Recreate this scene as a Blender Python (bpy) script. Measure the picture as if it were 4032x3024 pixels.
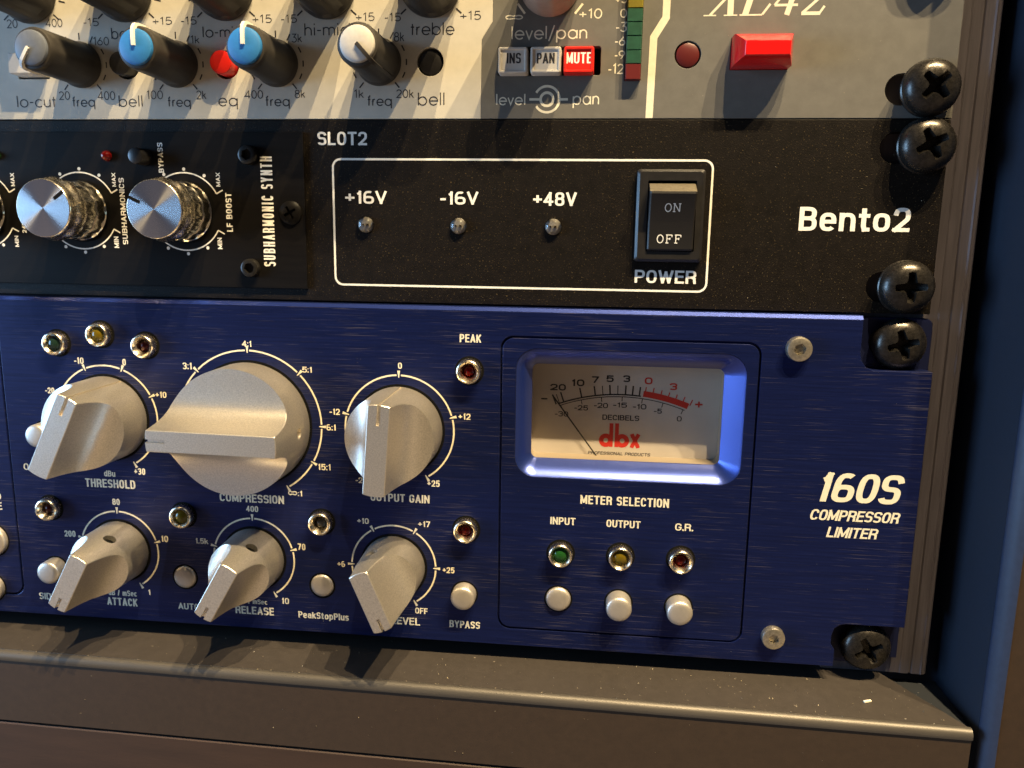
import bpy, bmesh, math, random
from mathutils import Matrix, Vector
random.seed(7)
for o in list(bpy.data.objects): bpy.data.objects.remove(o)
SC = bpy.context.scene
COL = SC.collection
S = 0.001                      # everything below is written in millimetres of the rack front
RX = Matrix.Rotation(math.radians(90), 4, 'X')     # rack front stands upright: x right, y up, z towards the viewer
def W(x, y, z): return RX @ Vector((x*S, y*S, z*S))
# ------------------------------------------------------------------ camera
cam_d = bpy.data.cameras.new('camera'); cam = bpy.data.objects.new('camera', cam_d); COL.objects.link(cam)
R = Matrix(((0.9943976, 0.0145878, -0.1046930), (-0.0326642, 0.9843639, -0.1730919), (0.1005309, 0.1755419, 0.9793256))).transposed().to_4x4()
cam.matrix_world = RX @ Matrix.Translation(Vector((-72.285, 15.094, 193.354))*S) @ R
cam_d.sensor_width = 36; cam_d.lens = 36*3078.965/4032
cam_d.clip_start = 0.005; cam_d.clip_end = 20
cam_d.dof.use_dof = True; cam_d.dof.focus_distance = 0.186; cam_d.dof.aperture_fstop = 22
SC.camera = cam
# ------------------------------------------------------------------ surrounding room light
wd = bpy.data.worlds.new('World'); SC.world = wd; wd.use_nodes = True
nt = wd.node_tree; bg = nt.nodes['Background']
tc = nt.nodes.new('ShaderNodeTexCoord'); sx = nt.nodes.new('ShaderNodeSeparateXYZ'); nt.links.new(tc.outputs['Generated'], sx.inputs[0])
def wramp(sock, stops):
    r = nt.nodes.new('ShaderNodeValToRGB'); mr = nt.nodes.new('ShaderNodeMapRange'); mr.inputs[1].default_value = -1; mr.inputs[2].default_value = 1
    nt.links.new(sock, mr.inputs[0]); nt.links.new(mr.outputs[0], r.inputs[0])
    e = r.color_ramp.elements; e[0].position, e[0].color = stops[0]; e[1].position, e[1].color = stops[-1]
    for p, c in stops[1:-1]:
        n = e.new(p); n.color = c
    return r
fr = nt.nodes.new('ShaderNodeMath'); fr.operation = 'MULTIPLY'; fr.inputs[1].default_value = -1; nt.links.new(sx.outputs['Y'], fr.inputs[0])
rm = wramp(sx.outputs['Z'], [(0, (.55, .38, .24, 1)), (.18, (.95, .68, .45, 1)), (.36, (.78, .57, .40, 1)), (.47, (.22, .17, .14, 1)), (.6, (.09, .085, .085, 1)), (1, (.06, .06, .065, 1))])
ff = wramp(fr.outputs[0], [(0, (.08, .08, .08, 1)), (.5, (.25, .25, .25, 1)), (.65, (1, 1, 1, 1)), (.9, (1, 1, 1, 1)), (.97, (.25, .25, .25, 1)), (1, (.1, .1, .1, 1))])
m0 = nt.nodes.new('ShaderNodeMixRGB'); m0.blend_type = 'MULTIPLY'; m0.inputs[0].default_value = 1; nt.links.new(rm.outputs[0], m0.inputs[1]); nt.links.new(ff.outputs[0], m0.inputs[2])
lf = wramp(sx.outputs['X'], [(0, (.03, .09, .22, 1)), (.45, (.0, .0, .0, 1)), (1, (0, 0, 0, 1))])
mx = nt.nodes.new('ShaderNodeMixRGB'); mx.blend_type = 'ADD'; mx.inputs[0].default_value = 1
nt.links.new(m0.outputs[0], mx.inputs[1]); nt.links.new(lf.outputs[0], mx.inputs[2]); nt.links.new(mx.outputs[0], bg.inputs[0])
bg.inputs[1].default_value = WORLD = 0.42
# ------------------------------------------------------------------ lamps: a row of small warm ceiling spots up to the right, a cool window to the left
AIM = Vector((-100, 0, 0))
def lamp(name, d, dist, power, color, size):
    l = bpy.data.lights.new(name, 'POINT'); l.energy = power; l.color = color; l.shadow_soft_size = size
    o = bpy.data.objects.new(name, l); COL.objects.link(o)
    v = AIM + Vector(d).normalized()*dist*1000
    o.location = W(*v); return o
WARM = (1, .765, .43)
for i, (dx, dz, pw) in enumerate([(.18, .44, 84), (.36, .43, 84), (.56, .44, 84)]):
    lamp('ceiling_spot', (dx, 1, dz), 1.25, pw, WARM, .006)
def area(name, pos, target, sx_, sy_, power, color):
    l = bpy.data.lights.new(name, 'AREA'); l.shape = 'RECTANGLE'; l.size = sx_; l.size_y = sy_; l.energy = power; l.color = color
    o = bpy.data.objects.new(name, l); COL.objects.link(o); o.location = W(*pos)
    o.rotation_euler = (W(*target) - W(*pos)).to_track_quat('-Z', 'Y').to_euler(); return o
area('window_light', (-1250, 60, 380), (-60, -20, 0), .55, .55, 17, (.34, .62, 1))
# ------------------------------------------------------------------ picture
SC.view_settings.view_transform = 'Standard'; SC.view_settings.look = 'None'
SC.view_settings.exposure = 0.0; SC.view_settings.gamma = 1; SC.view_settings.use_curve_mapping = False
SC.render.engine = 'CYCLES'
# ================================================================== materials
def nodes(m): return m.node_tree.nodes, m.node_tree.links
def mat(name, color, rough=.5, metal=0., spec=.5, mottle=0., mscale=.4, bump=0., bscale=2., stretch=(1, 1, 1), aniso=0., tangent=None,
        rvar=0., trans=0., ior=1.45, coat=0., coatr=.03, emis=None, speck=None, scratch=None):
    m = bpy.data.materials.new(name); m.use_nodes = True; N, L = nodes(m); b = N['Principled BSDF']
    b.inputs['Base Color'].default_value = (*color, 1); b.inputs['Roughness'].default_value = rough
    b.inputs['Metallic'].default_value = metal; b.inputs['Specular IOR Level'].default_value = spec
    b.inputs['Transmission Weight'].default_value = trans; b.inputs['IOR'].default_value = ior; b.inputs['Coat Weight'].default_value = coat; b.inputs['Coat Roughness'].default_value = coatr
    tc = N.new('ShaderNodeTexCoord'); mp = N.new('ShaderNodeMapping'); mp.inputs['Scale'].default_value = [1000*s for s in stretch]
    L.new(tc.outputs['Object'], mp.inputs[0])
    def noise(scale, detail=3, rough_=.6):
        n = N.new('ShaderNodeTexNoise'); n.inputs['Scale'].default_value = scale; n.inputs['Detail'].default_value = detail
        n.inputs['Roughness'].default_value = rough_; L.new(mp.outputs[0], n.inputs[0]); return n.outputs[0]
    def rng(s, a, b_, c, d):
        r = N.new('ShaderNodeMapRange'); r.inputs[1].default_value = a; r.inputs[2].default_value = b_
        r.inputs[3].default_value = c; r.inputs[4].default_value = d; L.new(s, r.inputs[0]); return r.outputs[0]
    def mix(fac, c1, c2, mode='MIX'):
        x = N.new('ShaderNodeMixRGB'); x.blend_type = mode
        for i, v in ((0, fac), (1, c1), (2, c2)):
            if hasattr(v, 'is_linked'): L.new(v, x.inputs[i])
            elif isinstance(v, tuple): x.inputs[i].default_value = (*v[:3], 1)
            else: x.inputs[i].default_value = v
        return x.outputs[0]
    col = None
    if mottle:
        f = rng(noise(mscale, 5), .3, .7, 1-mottle, 1+mottle)
        col = mix(1., color, f, 'MULTIPLY')
    if speck:      # (colour, noise scale, threshold, amount)
        f = rng(noise(speck[1], 2, .7), speck[2], speck[2]+.06, 0, speck[3]); col = mix(f, col if col else color, speck[0])
    if scratch:    # (colour, threshold, amount): short horizontal brush marks
        mp2 = N.new('ShaderNodeMapping'); mp2.inputs['Scale'].default_value = (80, 5200, 1000); L.new(tc.outputs['Object'], mp2.inputs[0])
        n2 = N.new('ShaderNodeTexNoise'); n2.inputs['Scale'].default_value = 1.; n2.inputs['Detail'].default_value = 3; L.new(mp2.outputs[0], n2.inputs[0])
        n3 = N.new('ShaderNodeTexNoise'); n3.inputs['Scale'].default_value = 35; n3.inputs['Detail'].default_value = 2; L.new(tc.outputs['Object'], n3.inputs[0])
        th = rng(n3.outputs[0], .35, .65, scratch[1]+.06, scratch[1]-.03)
        s = N.new('ShaderNodeMath'); s.operation = 'SUBTRACT'; L.new(n2.outputs[0], s.inputs[0]); L.new(th, s.inputs[1])
        f = rng(s.outputs[0], 0, .08, 0, scratch[2]); col = mix(f, col if col else color, scratch[0])
        rr = rng(f, 0, 1, rough, rough*.75); L.new(rr, b.inputs['Roughness'])
    if col: L.new(col, b.inputs['Base Color'])
    if rvar: L.new(rng(noise(mscale*1.7, 4), .3, .7, rough-rvar, rough+rvar), b.inputs['Roughness'])
    if bump:
        bp = N.new('ShaderNodeBump'); bp.inputs['Strength'].default_value = bump; bp.inputs['Distance'].default_value = .0001
        L.new(noise(bscale, 3), bp.inputs['Height']); L.new(bp.outputs[0], b.inputs['Normal'])
    if aniso:
        b.inputs['Anisotropic'].default_value = aniso
        t = N.new('ShaderNodeTangent'); t.direction_type = 'RADIAL'; t.axis = tangent or 'Z'; L.new(t.outputs[0], b.inputs['Tangent']); b.inputs['Anisotropic Rotation'].default_value = .25
    if emis: b.inputs['Emission Color'].default_value = (*emis[:3], 1); b.inputs['Emission Strength'].default_value = emis[3]
    return m
M_CREAM = mat('cream_panel_paint', (.47, .44, .37), .55, mottle=.06, mscale=.25, bump=.12, bscale=4)
M_GREY = mat('grey_panel_paint', (.108, .103, .092), .55, mottle=.10, mscale=.3, bump=.15, bscale=4, speck=((.30, .28, .22), 1.1, .74, .5))
M_INKD = mat('dark_ink', (.022, .02, .022), .6)
M_INKL = mat('cream_ink', (.66, .61, .47), .6, mottle=.06, mscale=1)
M_INKW = mat('white_ink', (.74, .72, .66), .55, mottle=.08, mscale=1.2)
M_INKR = mat('red_ink', (.52, .025, .015), .6)
M_BLACKP = mat('black_powder_coat', (.0062, .0048, .004), .5, spec=.14, bump=.8, bscale=3.2, speck=((.20, .145, .07), 2.5, .645, .55), mottle=.3)  # golden flecks put the lit powder grain's glints into the colour
M_MODULE = mat('black_anodised_plate', (.0055, .0048, .0045), .44, spec=.12, bump=.15, bscale=2, stretch=(.12, 1.5, 1), mottle=.2, speck=((.05, .045, .04), .9, .76, .5))
M_BLUE = mat('brushed_blue_anodised', (.0065, .0128, .072), .33, metal=.5, bump=.35, bscale=1.9, stretch=(.05, 1.8, 1), mottle=.22, mscale=1.2,
             scratch=((.22, .20, .22), .60, .34))
M_BLUEBEV = mat('blue_anodised_bevel', (.021, .047, .26), .30, metal=.75, bump=.25, bscale=4, coat=.8, coatr=.26)
M_BLUEDK = mat('blue_anodised_ear', (.008, .012, .05), .45, metal=.4)
M_ALU = mat('blasted_aluminium', (.72, .665, .585), .37, metal=.9, bump=.5, bscale=4.0, mottle=.16, mscale=3.0, speck=((.30, .27, .22), 1.2, .76, .5))
M_BTN = mat('satin_aluminium_button', (.57, .53, .48), .42, metal=.75, bump=.35, bscale=5, mottle=.08)
M_CHROME = mat('chrome', (.80, .71, .55), .25, metal=1, mottle=.15, mscale=1.4, rvar=.06, bump=.1)
M_SPUN = mat('spun_aluminium', (.90, .89, .90), .22, metal=1, aniso=.96, mottle=.05, mscale=3)
M_KNURL = mat('knurled_chrome', (.50, .46, .38), .20, metal=1, mottle=.35, mscale=.8, bump=.2, bscale=1)
M_HOLE = mat('dark_gap', (.004, .004, .004), .8, spec=.1)
M_KNOB = mat('matt_black_knob_plastic', (.030, .027, .024), .48, spec=.4, mottle=.15, mscale=.5, bump=.1)
M_CAPB = mat('sky_blue_cap', (.022, .16, .42), .5, mottle=.06, mscale=1)
M_CAPG = mat('slate_grey_cap', (.10, .115, .15), .5, mottle=.08, mscale=1)
M_CAPW = mat('white_cap', (.46, .44, .41), .45, mottle=.06, mscale=1)
M_WHITEP = mat('ivory_plastic', (.70, .66, .58), .5, mottle=.05)
M_PINKK = mat('pinkish_grey_knob', (.30, .23, .19), .5, mottle=.1)
M_GBTN = mat('light_grey_plastic', (.54, .51, .46), .42, mottle=.05)
M_RBTN = mat('red_plastic', (.62, .018, .012), .28, mottle=.04)
M_RBTN2 = mat('glossy_red_plastic', (.58, .008, .008), .20, coat=.4)
M_DKRED = mat('dark_red_lens', (.085, .010, .010), .35)
M_GREEN = mat('green_meter_window', (.014, .062, .036), .38, mottle=.2, mscale=.6)
M_YELLOW = mat('yellow_meter_window', (.15, .12, .012), .38, mottle=.15)
M_METRED = mat('dark_red_meter_window', (.10, .010, .010), .38)
M_LEDB = mat('led_reflector', (.26, .25, .24), .35, metal=.5, mottle=.3, mscale=2)
M_LGREEN = mat('green_lens', (.015, .09, .018), .10, trans=.35)
M_LYELL = mat('yellow_lens', (.15, .105, .008), .10, trans=.35)
M_LRED = mat('red_lens', (.16, .004, .003), .10, trans=.25)
M_LDGREEN = mat('dark_green_lens', (.012, .03, .022), .10, trans=.2)
M_LDRED = mat('dim_red_lens', (.06, .006, .006), .12, trans=.2)
M_LGREY = mat('dull_grey_lens', (.06, .052, .04), .25)
M_SWITCH = mat('black_switch_plastic', (.014, .013, .013), .34, bump=.1, bscale=4, mottle=.2)
M_ROCKER = mat('black_rocker_plastic', (.012, .011, .011), .42, bump=.3, bscale=5)
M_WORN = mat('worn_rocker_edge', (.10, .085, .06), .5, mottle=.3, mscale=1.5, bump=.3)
M_SCREW = mat('black_oxide_screw', (.038, .034, .030), .28, metal=.75, mottle=.35, mscale=1.2, bump=.18, bscale=2.2, rvar=.07)
M_HEX = mat('zinc_hex_bolt', (.52, .47, .38), .34, metal=.9, mottle=.25, mscale=1.5)
M_BHEX = mat('black_hex_bolt', (.03, .028, .026), .3, metal=.6, mottle=.2, mscale=1)
M_FACE = mat('meter_card', (.52, .475, .43), .6, mottle=.05, mscale=.12)
M_GLASS = bpy.data.materials.new('clear_pane'); M_GLASS.use_nodes = True
_N, _L = nodes(M_GLASS); _N.clear(); _o = _N.new('ShaderNodeOutputMaterial'); _m = _N.new('ShaderNodeMixShader'); _t = _N.new('ShaderNodeBsdfTransparent'); _g = _N.new('ShaderNodeBsdfGlossy')
_t.inputs[0].default_value = (.96, .95, .93, 1); _g.inputs['Roughness'].default_value = .12; _f = _N.new('ShaderNodeFresnel'); _f.inputs[0].default_value = 1.45
_L.new(_f.outputs[0], _m.inputs[0]); _L.new(_t.outputs[0], _m.inputs[1]); _L.new(_g.outputs[0], _m.inputs[2]); _L.new(_m.outputs[0], _o.inputs[0])
M_CLEAR = M_GLASS.copy(); M_CLEAR.name = 'clear_lens'; M_CLEAR.node_tree.nodes['Glossy BSDF'].inputs['Roughness'].default_value = .06; M_CLEAR.node_tree.nodes['Fresnel'].inputs[0].default_value = 1.7
M_MWALL = mat('beige_meter_case', (.30, .25, .19), .6)
M_NEEDLE = mat('black_needle', (.02, .018, .016), .5)
M_RAIL = mat('grey_aluminium_rail', (.12, .105, .115), .50, metal=.35, bump=.15, bscale=1.5, stretch=(1.5, .08, 1), mottle=.18, mscale=.8)
M_LEDGE = mat('taupe_anodised_trim', (.046, .039, .035), .52, metal=.25, mottle=.10, mscale=.5, bump=.25, bscale=4, speck=((.42, .36, .28), .7, .72, .5))
M_LIP = mat('polished_trim_lip', (.085, .076, .066), .46, metal=.4, bump=.3, bscale=1.5, stretch=(.1, 1, 1), mottle=.12)
M_FRONT = mat('taupe_trim_face', (.034, .0215, .0135), .60, mottle=.10, mscale=.5, bump=.25, bscale=4)
M_WOOD = mat('brown_cabinet_panel', (.036, .0195, .012), .62, mottle=.14, mscale=.25, bump=.25, bscale=2, stretch=(.15, 1, 1))
M_CHEEK = mat('navy_cabinet_laminate', (.0125, .018, .030), .55, mottle=.08, mscale=.6, bump=.12, bscale=4)
M_CHEEKE = mat('navy_edge_banding', (.022, .031, .058), .5, mottle=.12, mscale=.6, bump=.2)
M_CHEEKF = mat('brown_cheek_front', (.026, .014, .007), .7, mottle=.15, mscale=.4, bump=.2)
M_WALL = mat('dark_cavity', (.006, .006, .007), .9, spec=.1)
M_CRUMB = mat('white_crumb', (.75, .70, .58), .7)
M_THREAD = mat('red_plastic_sliver', (.30, .05, .02), .5)
M_DUST = mat('pale_dust', (.40, .34, .24), .9)
M_LINT = mat('grey_lint', (.042, .048, .06), .9)
# ================================================================== mesh helpers (millimetres)
def NB(): return bmesh.new()
def link(name, me, m, parent=None, at=(0, 0, 0), rz=0., props=None):
    o = bpy.data.objects.new(name, me); COL.objects.link(o)
    if m is not None and not me.materials: me.materials.append(m)
    if parent is not None:
        o.parent = parent; off = Vector(at) - Vector(parent.get('_o', (0, 0, 0)))
        o.location = off*S; o.rotation_euler = (0, 0, math.radians(rz)); o['_o'] = tuple(at)
    for k, v in (props or {}).items(): o[k] = v
    return o
def finish(bm, sharp=34):
    bmesh.ops.remove_doubles(bm, verts=bm.verts, dist=1e-5)
    bmesh.ops.recalc_face_normals(bm, faces=bm.faces)
    lim = math.radians(sharp)
    for f in bm.faces: f.smooth = True
    for e in bm.edges:
        if len(e.link_faces) == 2: e.smooth = e.calc_face_angle(0) < lim
        else: e.smooth = False
def tomesh(name, bm, sharp=34, keep=False):
    if not keep: finish(bm, sharp)
    bmesh.ops.scale(bm, vec=(S, S, S), verts=bm.verts)
    me = bpy.data.meshes.new(name); bm.to_mesh(me); bm.free(); return me
def part(name, bm, m, parent, at=(0, 0, 0), rz=0., sharp=34, keep=False, **props):
    return link(name, tomesh(name, bm, sharp, keep), m, parent, at, rz, props)
def thing(name, label, cat, loc, group=None):
    o = bpy.data.objects.new(name, None); COL.objects.link(o); o.empty_display_size = .005
    o.matrix_world = Matrix.Translation(W(*loc)) @ RX; o['_o'] = tuple(loc)
    o['label'] = label; o['category'] = cat
    if group: o['group'] = group
    return o
def lathe(bm, prof, n=40, c=(0, 0), mod=None, close=True):
    rings = []
    for r, z in prof:
        if r < 1e-6: rings.append([bm.verts.new((c[0], c[1], z))]); continue
        ring = []
        for i in range(n):
            a = 2*math.pi*i/n; rr = r*(mod(i, z) if mod else 1)
            ring.append(bm.verts.new((c[0]+rr*math.cos(a), c[1]+rr*math.sin(a), z)))
        rings.append(ring)
    for A, B in zip(rings, rings[1:]):
        for i in range(n):
            j = (i+1) % n
            vs = [A[i % len(A)], A[j % len(A)], B[j % len(B)], B[i % len(B)]]
            u = []
            for v in vs:
                if v not in u: u.append(v)
            if len(u) > 2: bm.faces.new(u)
    if close:
        if len(rings[0]) > 1: bm.faces.new(rings[0][::-1])
        if len(rings[-1]) > 1: bm.faces.new(rings[-1])
    return bm
def prism(bm, pts, z0, z1, top=None):
    top = top or pts
    a = [bm.verts.new((x, y, z0)) for x, y in pts]; b = [bm.verts.new((x, y, z1)) for x, y in top]
    n = len(pts)
    for i in range(n): bm.faces.new((a[i], a[(i+1) % n], b[(i+1) % n], b[i]))
    bm.faces.new(a[::-1]); bm.faces.new(b); return bm
def sheet(bm, pts, z): bm.faces.new([bm.verts.new((x, y, z)) for x, y in pts]); return bm
def loft(bm, loops, cap=True):
    L = [[bm.verts.new(p) for p in l] for l in loops]; n = len(L[0])
    for A, B in zip(L, L[1:]):
        for i in range(n): bm.faces.new((A[i], A[(i+1) % n], B[(i+1) % n], B[i]))
    if cap: bm.faces.new(L[0][::-1]); bm.faces.new(L[-1])
    return bm
def rr(x0, y0, x1, y1, r, n=6):
    if not isinstance(r, (tuple, list)): r = (r,)*4          # bl, br, tr, tl
    out = []
    for (cx, cy, a0), q in zip(((x0, y0, 180), (x1, y0, 270), (x1, y1, 0), (x0, y1, 90)), r):
        sx_ = 1 if cx == x0 else -1; sy_ = 1 if cy == y0 else -1
        if q <= 0: out.append((cx, cy)); continue
        for i in range(n+1):
            a = math.radians(a0+90*i/n); out.append((cx+sx_*q+q*math.cos(a), cy+sy_*q+q*math.sin(a)))
    return out
def slot(cx, cy, hw, r, n=10):
    o = [(cx+hw+r*math.cos(math.radians(-90+180*i/n)), cy+r*math.sin(math.radians(-90+180*i/n))) for i in range(n+1)]
    return o + [(cx-hw+r*math.cos(math.radians(90+180*i/n)), cy+r*math.sin(math.radians(90+180*i/n))) for i in range(n+1)]
def circ(cx, cy, r, n=40): return [(cx+r*math.cos(2*math.pi*i/n), cy+r*math.sin(2*math.pi*i/n)) for i in range(n)]
def ribbon(bm, pts, w, z, closed=False):
    n = len(pts); L, R_ = [], []
    for i in range(n):
        p = Vector(pts[i]); a = Vector(pts[i-1]) if (i or closed) else None; b = Vector(pts[(i+1) % n]) if (i < n-1 or closed) else None
        d1 = (p-a).normalized() if a is not None else None; d2 = (b-p).normalized() if b is not None else None
        d = ((d1 or d2)+(d2 or d1)).normalized(); nn = Vector((-d.y, d.x))
        k = 1/max(.4, nn.dot(Vector((-(d1 or d2).y, (d1 or d2).x))))
        ww = (w[i] if isinstance(w, (list, tuple)) else w)/2*k
        L.append(bm.verts.new((*(p+nn*ww), z))); R_.append(bm.verts.new((*(p-nn*ww), z)))
    for i in range(n-1 + (1 if closed else 0)):
        j = (i+1) % n; bm.faces.new((L[i], R_[i], R_[j], L[j]))
    return bm
def arc(cx, cy, r, a0, a1, n=24, ry=None): return [(cx+r*math.cos(math.radians(a0+(a1-a0)*i/n)), cy+(ry or r)*math.sin(math.radians(a0+(a1-a0)*i/n))) for i in range(n+1)]
def curve_mesh(cu):
    o = bpy.data.objects.new('tmp', cu); COL.objects.link(o)
    dg = bpy.context.evaluated_depsgraph_get(); dg.update()
    me = bpy.data.meshes.new_from_object(o.evaluated_get(dg)); bpy.data.objects.remove(o); bpy.data.curves.remove(cu); return me
def plate(bm, outline, holes, z0, z1, bevel=.1):
    cu = bpy.data.curves.new('tmp', 'CURVE'); cu.dimensions = '2D'; cu.fill_mode = 'BOTH'
    cu.extrude = (z1-z0)/2-bevel; cu.bevel_depth = bevel; cu.bevel_resolution = 1; cu.offset = -bevel
    for loop in [outline]+holes:
        s = cu.splines.new('POLY'); s.points.add(len(loop)-1); s.use_cyclic_u = True
        for p, q in zip(s.points, loop): p.co = (q[0], q[1], 0, 1)
    me = curve_mesh(cu); b2 = bmesh.new(); b2.from_mesh(me); bpy.data.meshes.remove(me)
    bmesh.ops.translate(b2, vec=(0, 0, (z0+z1)/2), verts=b2.verts)
    t = bpy.data.meshes.new('t'); b2.to_mesh(t); b2.free(); bm.from_mesh(t); bpy.data.meshes.remove(t); return bm
# ---------- lettering: printed sheets a few hundredths of a millimetre above the panel
INK = .03
def so(x0, y0, x1, y1, a0, a1, n=None):
    n = n or max(4, int(abs(a1-a0)/13)); out = []
    for i in range(n+1):
        a = math.radians(a0+(a1-a0)*i/n); c, s = math.cos(a), math.sin(a)
        out.append(((x0+x1)/2+(x1-x0)/2*math.copysign(abs(c)**.72, c), (y0+y1)/2+(y1-y0)/2*math.copysign(abs(s)**.72, s)))
    return out
HV = {}   # heavy grotesque letters: centre lines in a unit box, (strokes, relative width)
def defh():
    LO = so(0, 0, 1, 1, 0, 360)
    HV.update({'O': ([LO], 1), 'C': ([so(0, 0, 1, 1, 28, 332)], 1), 'G': ([so(0, 0, 1, 1, 28, 350)+[(1, .45), (.55, .45)]], 1.03),
     'D': ([[(0, 0), (0, 1)]+so(0, 0, 1, 1, 90, -90)+[(0, 0)]], 1), 'B': ([[(0, .53), (0, 1)]+so(-.1, .53, .95, 1, 90, -90)+[(0, .53)], [(0, .53)]+so(-.1, 0, 1, .53, 90, -90)+[(0, 0), (0, .53)]], 1),
     'P': ([[(0, 0), (0, 1)]+so(-.1, .45, 1, 1, 90, -90)+[(0, .45)]], .97), 'R': ([[(0, 0), (0, 1)]+so(-.1, .48, 1, 1, 90, -90)+[(0, .48)], [(.62, .46), (.92, .36), (1, 0)]], 1),
     'E': ([[(1, 1), (0, 1), (0, 0), (1, 0)], [(0, .53), (.9, .53)]], .84), 'F': ([[(1, 1), (0, 1), (0, 0)], [(0, .5), (.88, .5)]], .80), 'L': ([[(0, 1), (0, 0), (1, 0)]], .78),
     'T': ([[(0, 1), (1, 1)], [(.5, 1), (.5, 0)]], .95), 'H': ([[(0, 0), (0, 1)], [(1, 0), (1, 1)], [(0, .52), (1, .52)]], 1), 'I': ([[(0, 0), (0, 1)]], .0),
     'K': ([[(0, 0), (0, 1)], [(1, 1), (.05, .38)], [(.36, .58), (1, 0)]], 1), 'M': ([[(0, 0), (0, 1), (.5, .12), (1, 1), (1, 0)]], 1.35), 'N': ([[(0, 0), (0, 1), (1, 0), (1, 1)]], 1.05),
     'U': ([[(0, 1), (0, .4)]+so(0, 0, 1, .7, 180, 360)+[(1, 1)]], 1), 'V': ([[(0, 1), (.5, 0), (1, 1)]], 1.08), 'W': ([[(0, 1), (.25, 0), (.5, .9), (.75, 0), (1, 1)]], 1.6),
     'Y': ([[(0, 1), (.5, .45), (1, 1)], [(.5, .45), (.5, 0)]], 1.05), 'A': ([[(0, 0), (.5, 1), (1, 0)], [(.2, .28), (.8, .28)]], 1.12), 'X': ([[(0, 0), (1, 1)], [(0, 1), (1, 0)]], 1.1),
     'S': ([so(0, .51, 1, 1, 18, 270)+so(0, 0, 1, .51, 90, -162)], .95), '0': ([LO], .92), '1': ([[(.05, .79), (.5, .84), (.8, 1), (.8, 0)]], .44),
     '2': ([so(0, .42, 1, 1, 168, -38)+[(0, 0), (1, 0)]], .92), '3': ([so(0, .52, 1, 1, 160, -90)+so(0, 0, 1, .52, 90, -160)], .92), '4': ([[(.74, 0), (.74, 1), (0, .26), (1, .26)]], .98),
     '5': ([[(.95, 1), (.12, 1), (.06, .5)]+so(0, 0, 1, .64, 135, -160)], .92), '6': ([so(0, 0, 1, .53, 0, 360), [(0, .28)]+so(0, 0, 1, 1, 180, 58)], 1.0),
     '7': ([[(0, 1), (1, 1), (.35, 0)]], .9), '8': ([so(.04, .53, .96, 1, 0, 360), so(0, 0, 1, .53, 0, 360)], .94), '9': ([so(0, .47, 1, 1, 0, 360), [(1, .72)]+so(0, 0, 1, 1, 0, -122)], 1.0),
     '+': ([[(0, .45), (1, .45)], [(.5, .17), (.5, .73)]], .85), '-': ([[(0, .38), (1, .38)]], .40), '.': ([[(0, -.02), (0, .05)]], .0), ':': ([[(0, .02), (0, .07)], [(0, .62), (0, .67)]], .0), '/': ([[(0, 0), (1, 1)]], .5), ' ': ([], .25),
     'o': ([so(0, 0, 1, .72, 0, 360)], .92), 'e': ([[(.03, .37), (1, .37)]+so(0, 0, 1, .72, 5, 318)], .9), 'a': ([[(1, 0), (1, .5)]+so(.02, .22, 1, .72, 20, 165), so(0, 0, 1, .42, 0, 360)], .88),
     'n': ([[(0, 0), (0, .72)], [(0, .34)]+so(0, 0, 1, .72, 175, 0)+[(1, 0)]], .88), 'm': ([[(0, 0), (0, .72)], [(0, .34)]+so(0, 0, .5, .72, 175, 0)+[(.5, 0)], [(.5, .34)]+so(.5, 0, 1, .72, 175, 0)+[(1, 0)]], 1.5),
     't': ([[(.4, .95), (.4, .18), (.58, 0), (1, 0)], [(0, .68), (.95, .68)]], .52), 'k': ([[(0, 0), (0, 1)], [(.95, .72), (.1, .3)], [(.38, .44), (1, 0)]], .85), 'l': ([[(0, 0), (0, 1)]], .0), 'p': ([[(0, -.28), (0, .72)], so(0, 0, 1, .72, 0, 360)], .9),
     'd': ([[(1, 0), (1, 1)], so(0, 0, 1, .72, 0, 360)], .9), 'b': ([[(0, 0), (0, 1)], so(0, 0, 1, .72, 0, 360)], .9), 'u': ([[(0, .72), (0, .3)]+so(0, 0, 1, .56, 180, 360), [(1, .72), (1, 0)]], .88), 's': ([so(0, .37, 1, .72, 20, 270)+so(0, 0, 1, .37, 90, -160)], .82),
     'v': ([[(0, .72), (.5, 0), (1, .72)]], .9), 'r': ([[(0, 0), (0, .72)], [(0, .36)]+so(0, 0, 1.6, .72, 175, 85)], .5), 'y': ([[(0, .72), (.5, .04)], [(1, .72), (.45, -.15), (.15, -.28)]], .9), 'c': ([so(0, 0, 1, .72, 35, 325)], .85), 'z': ([[(0, .72), (1, .72), (0, 0), (1, 0)]], .8)})
defh()
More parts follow.
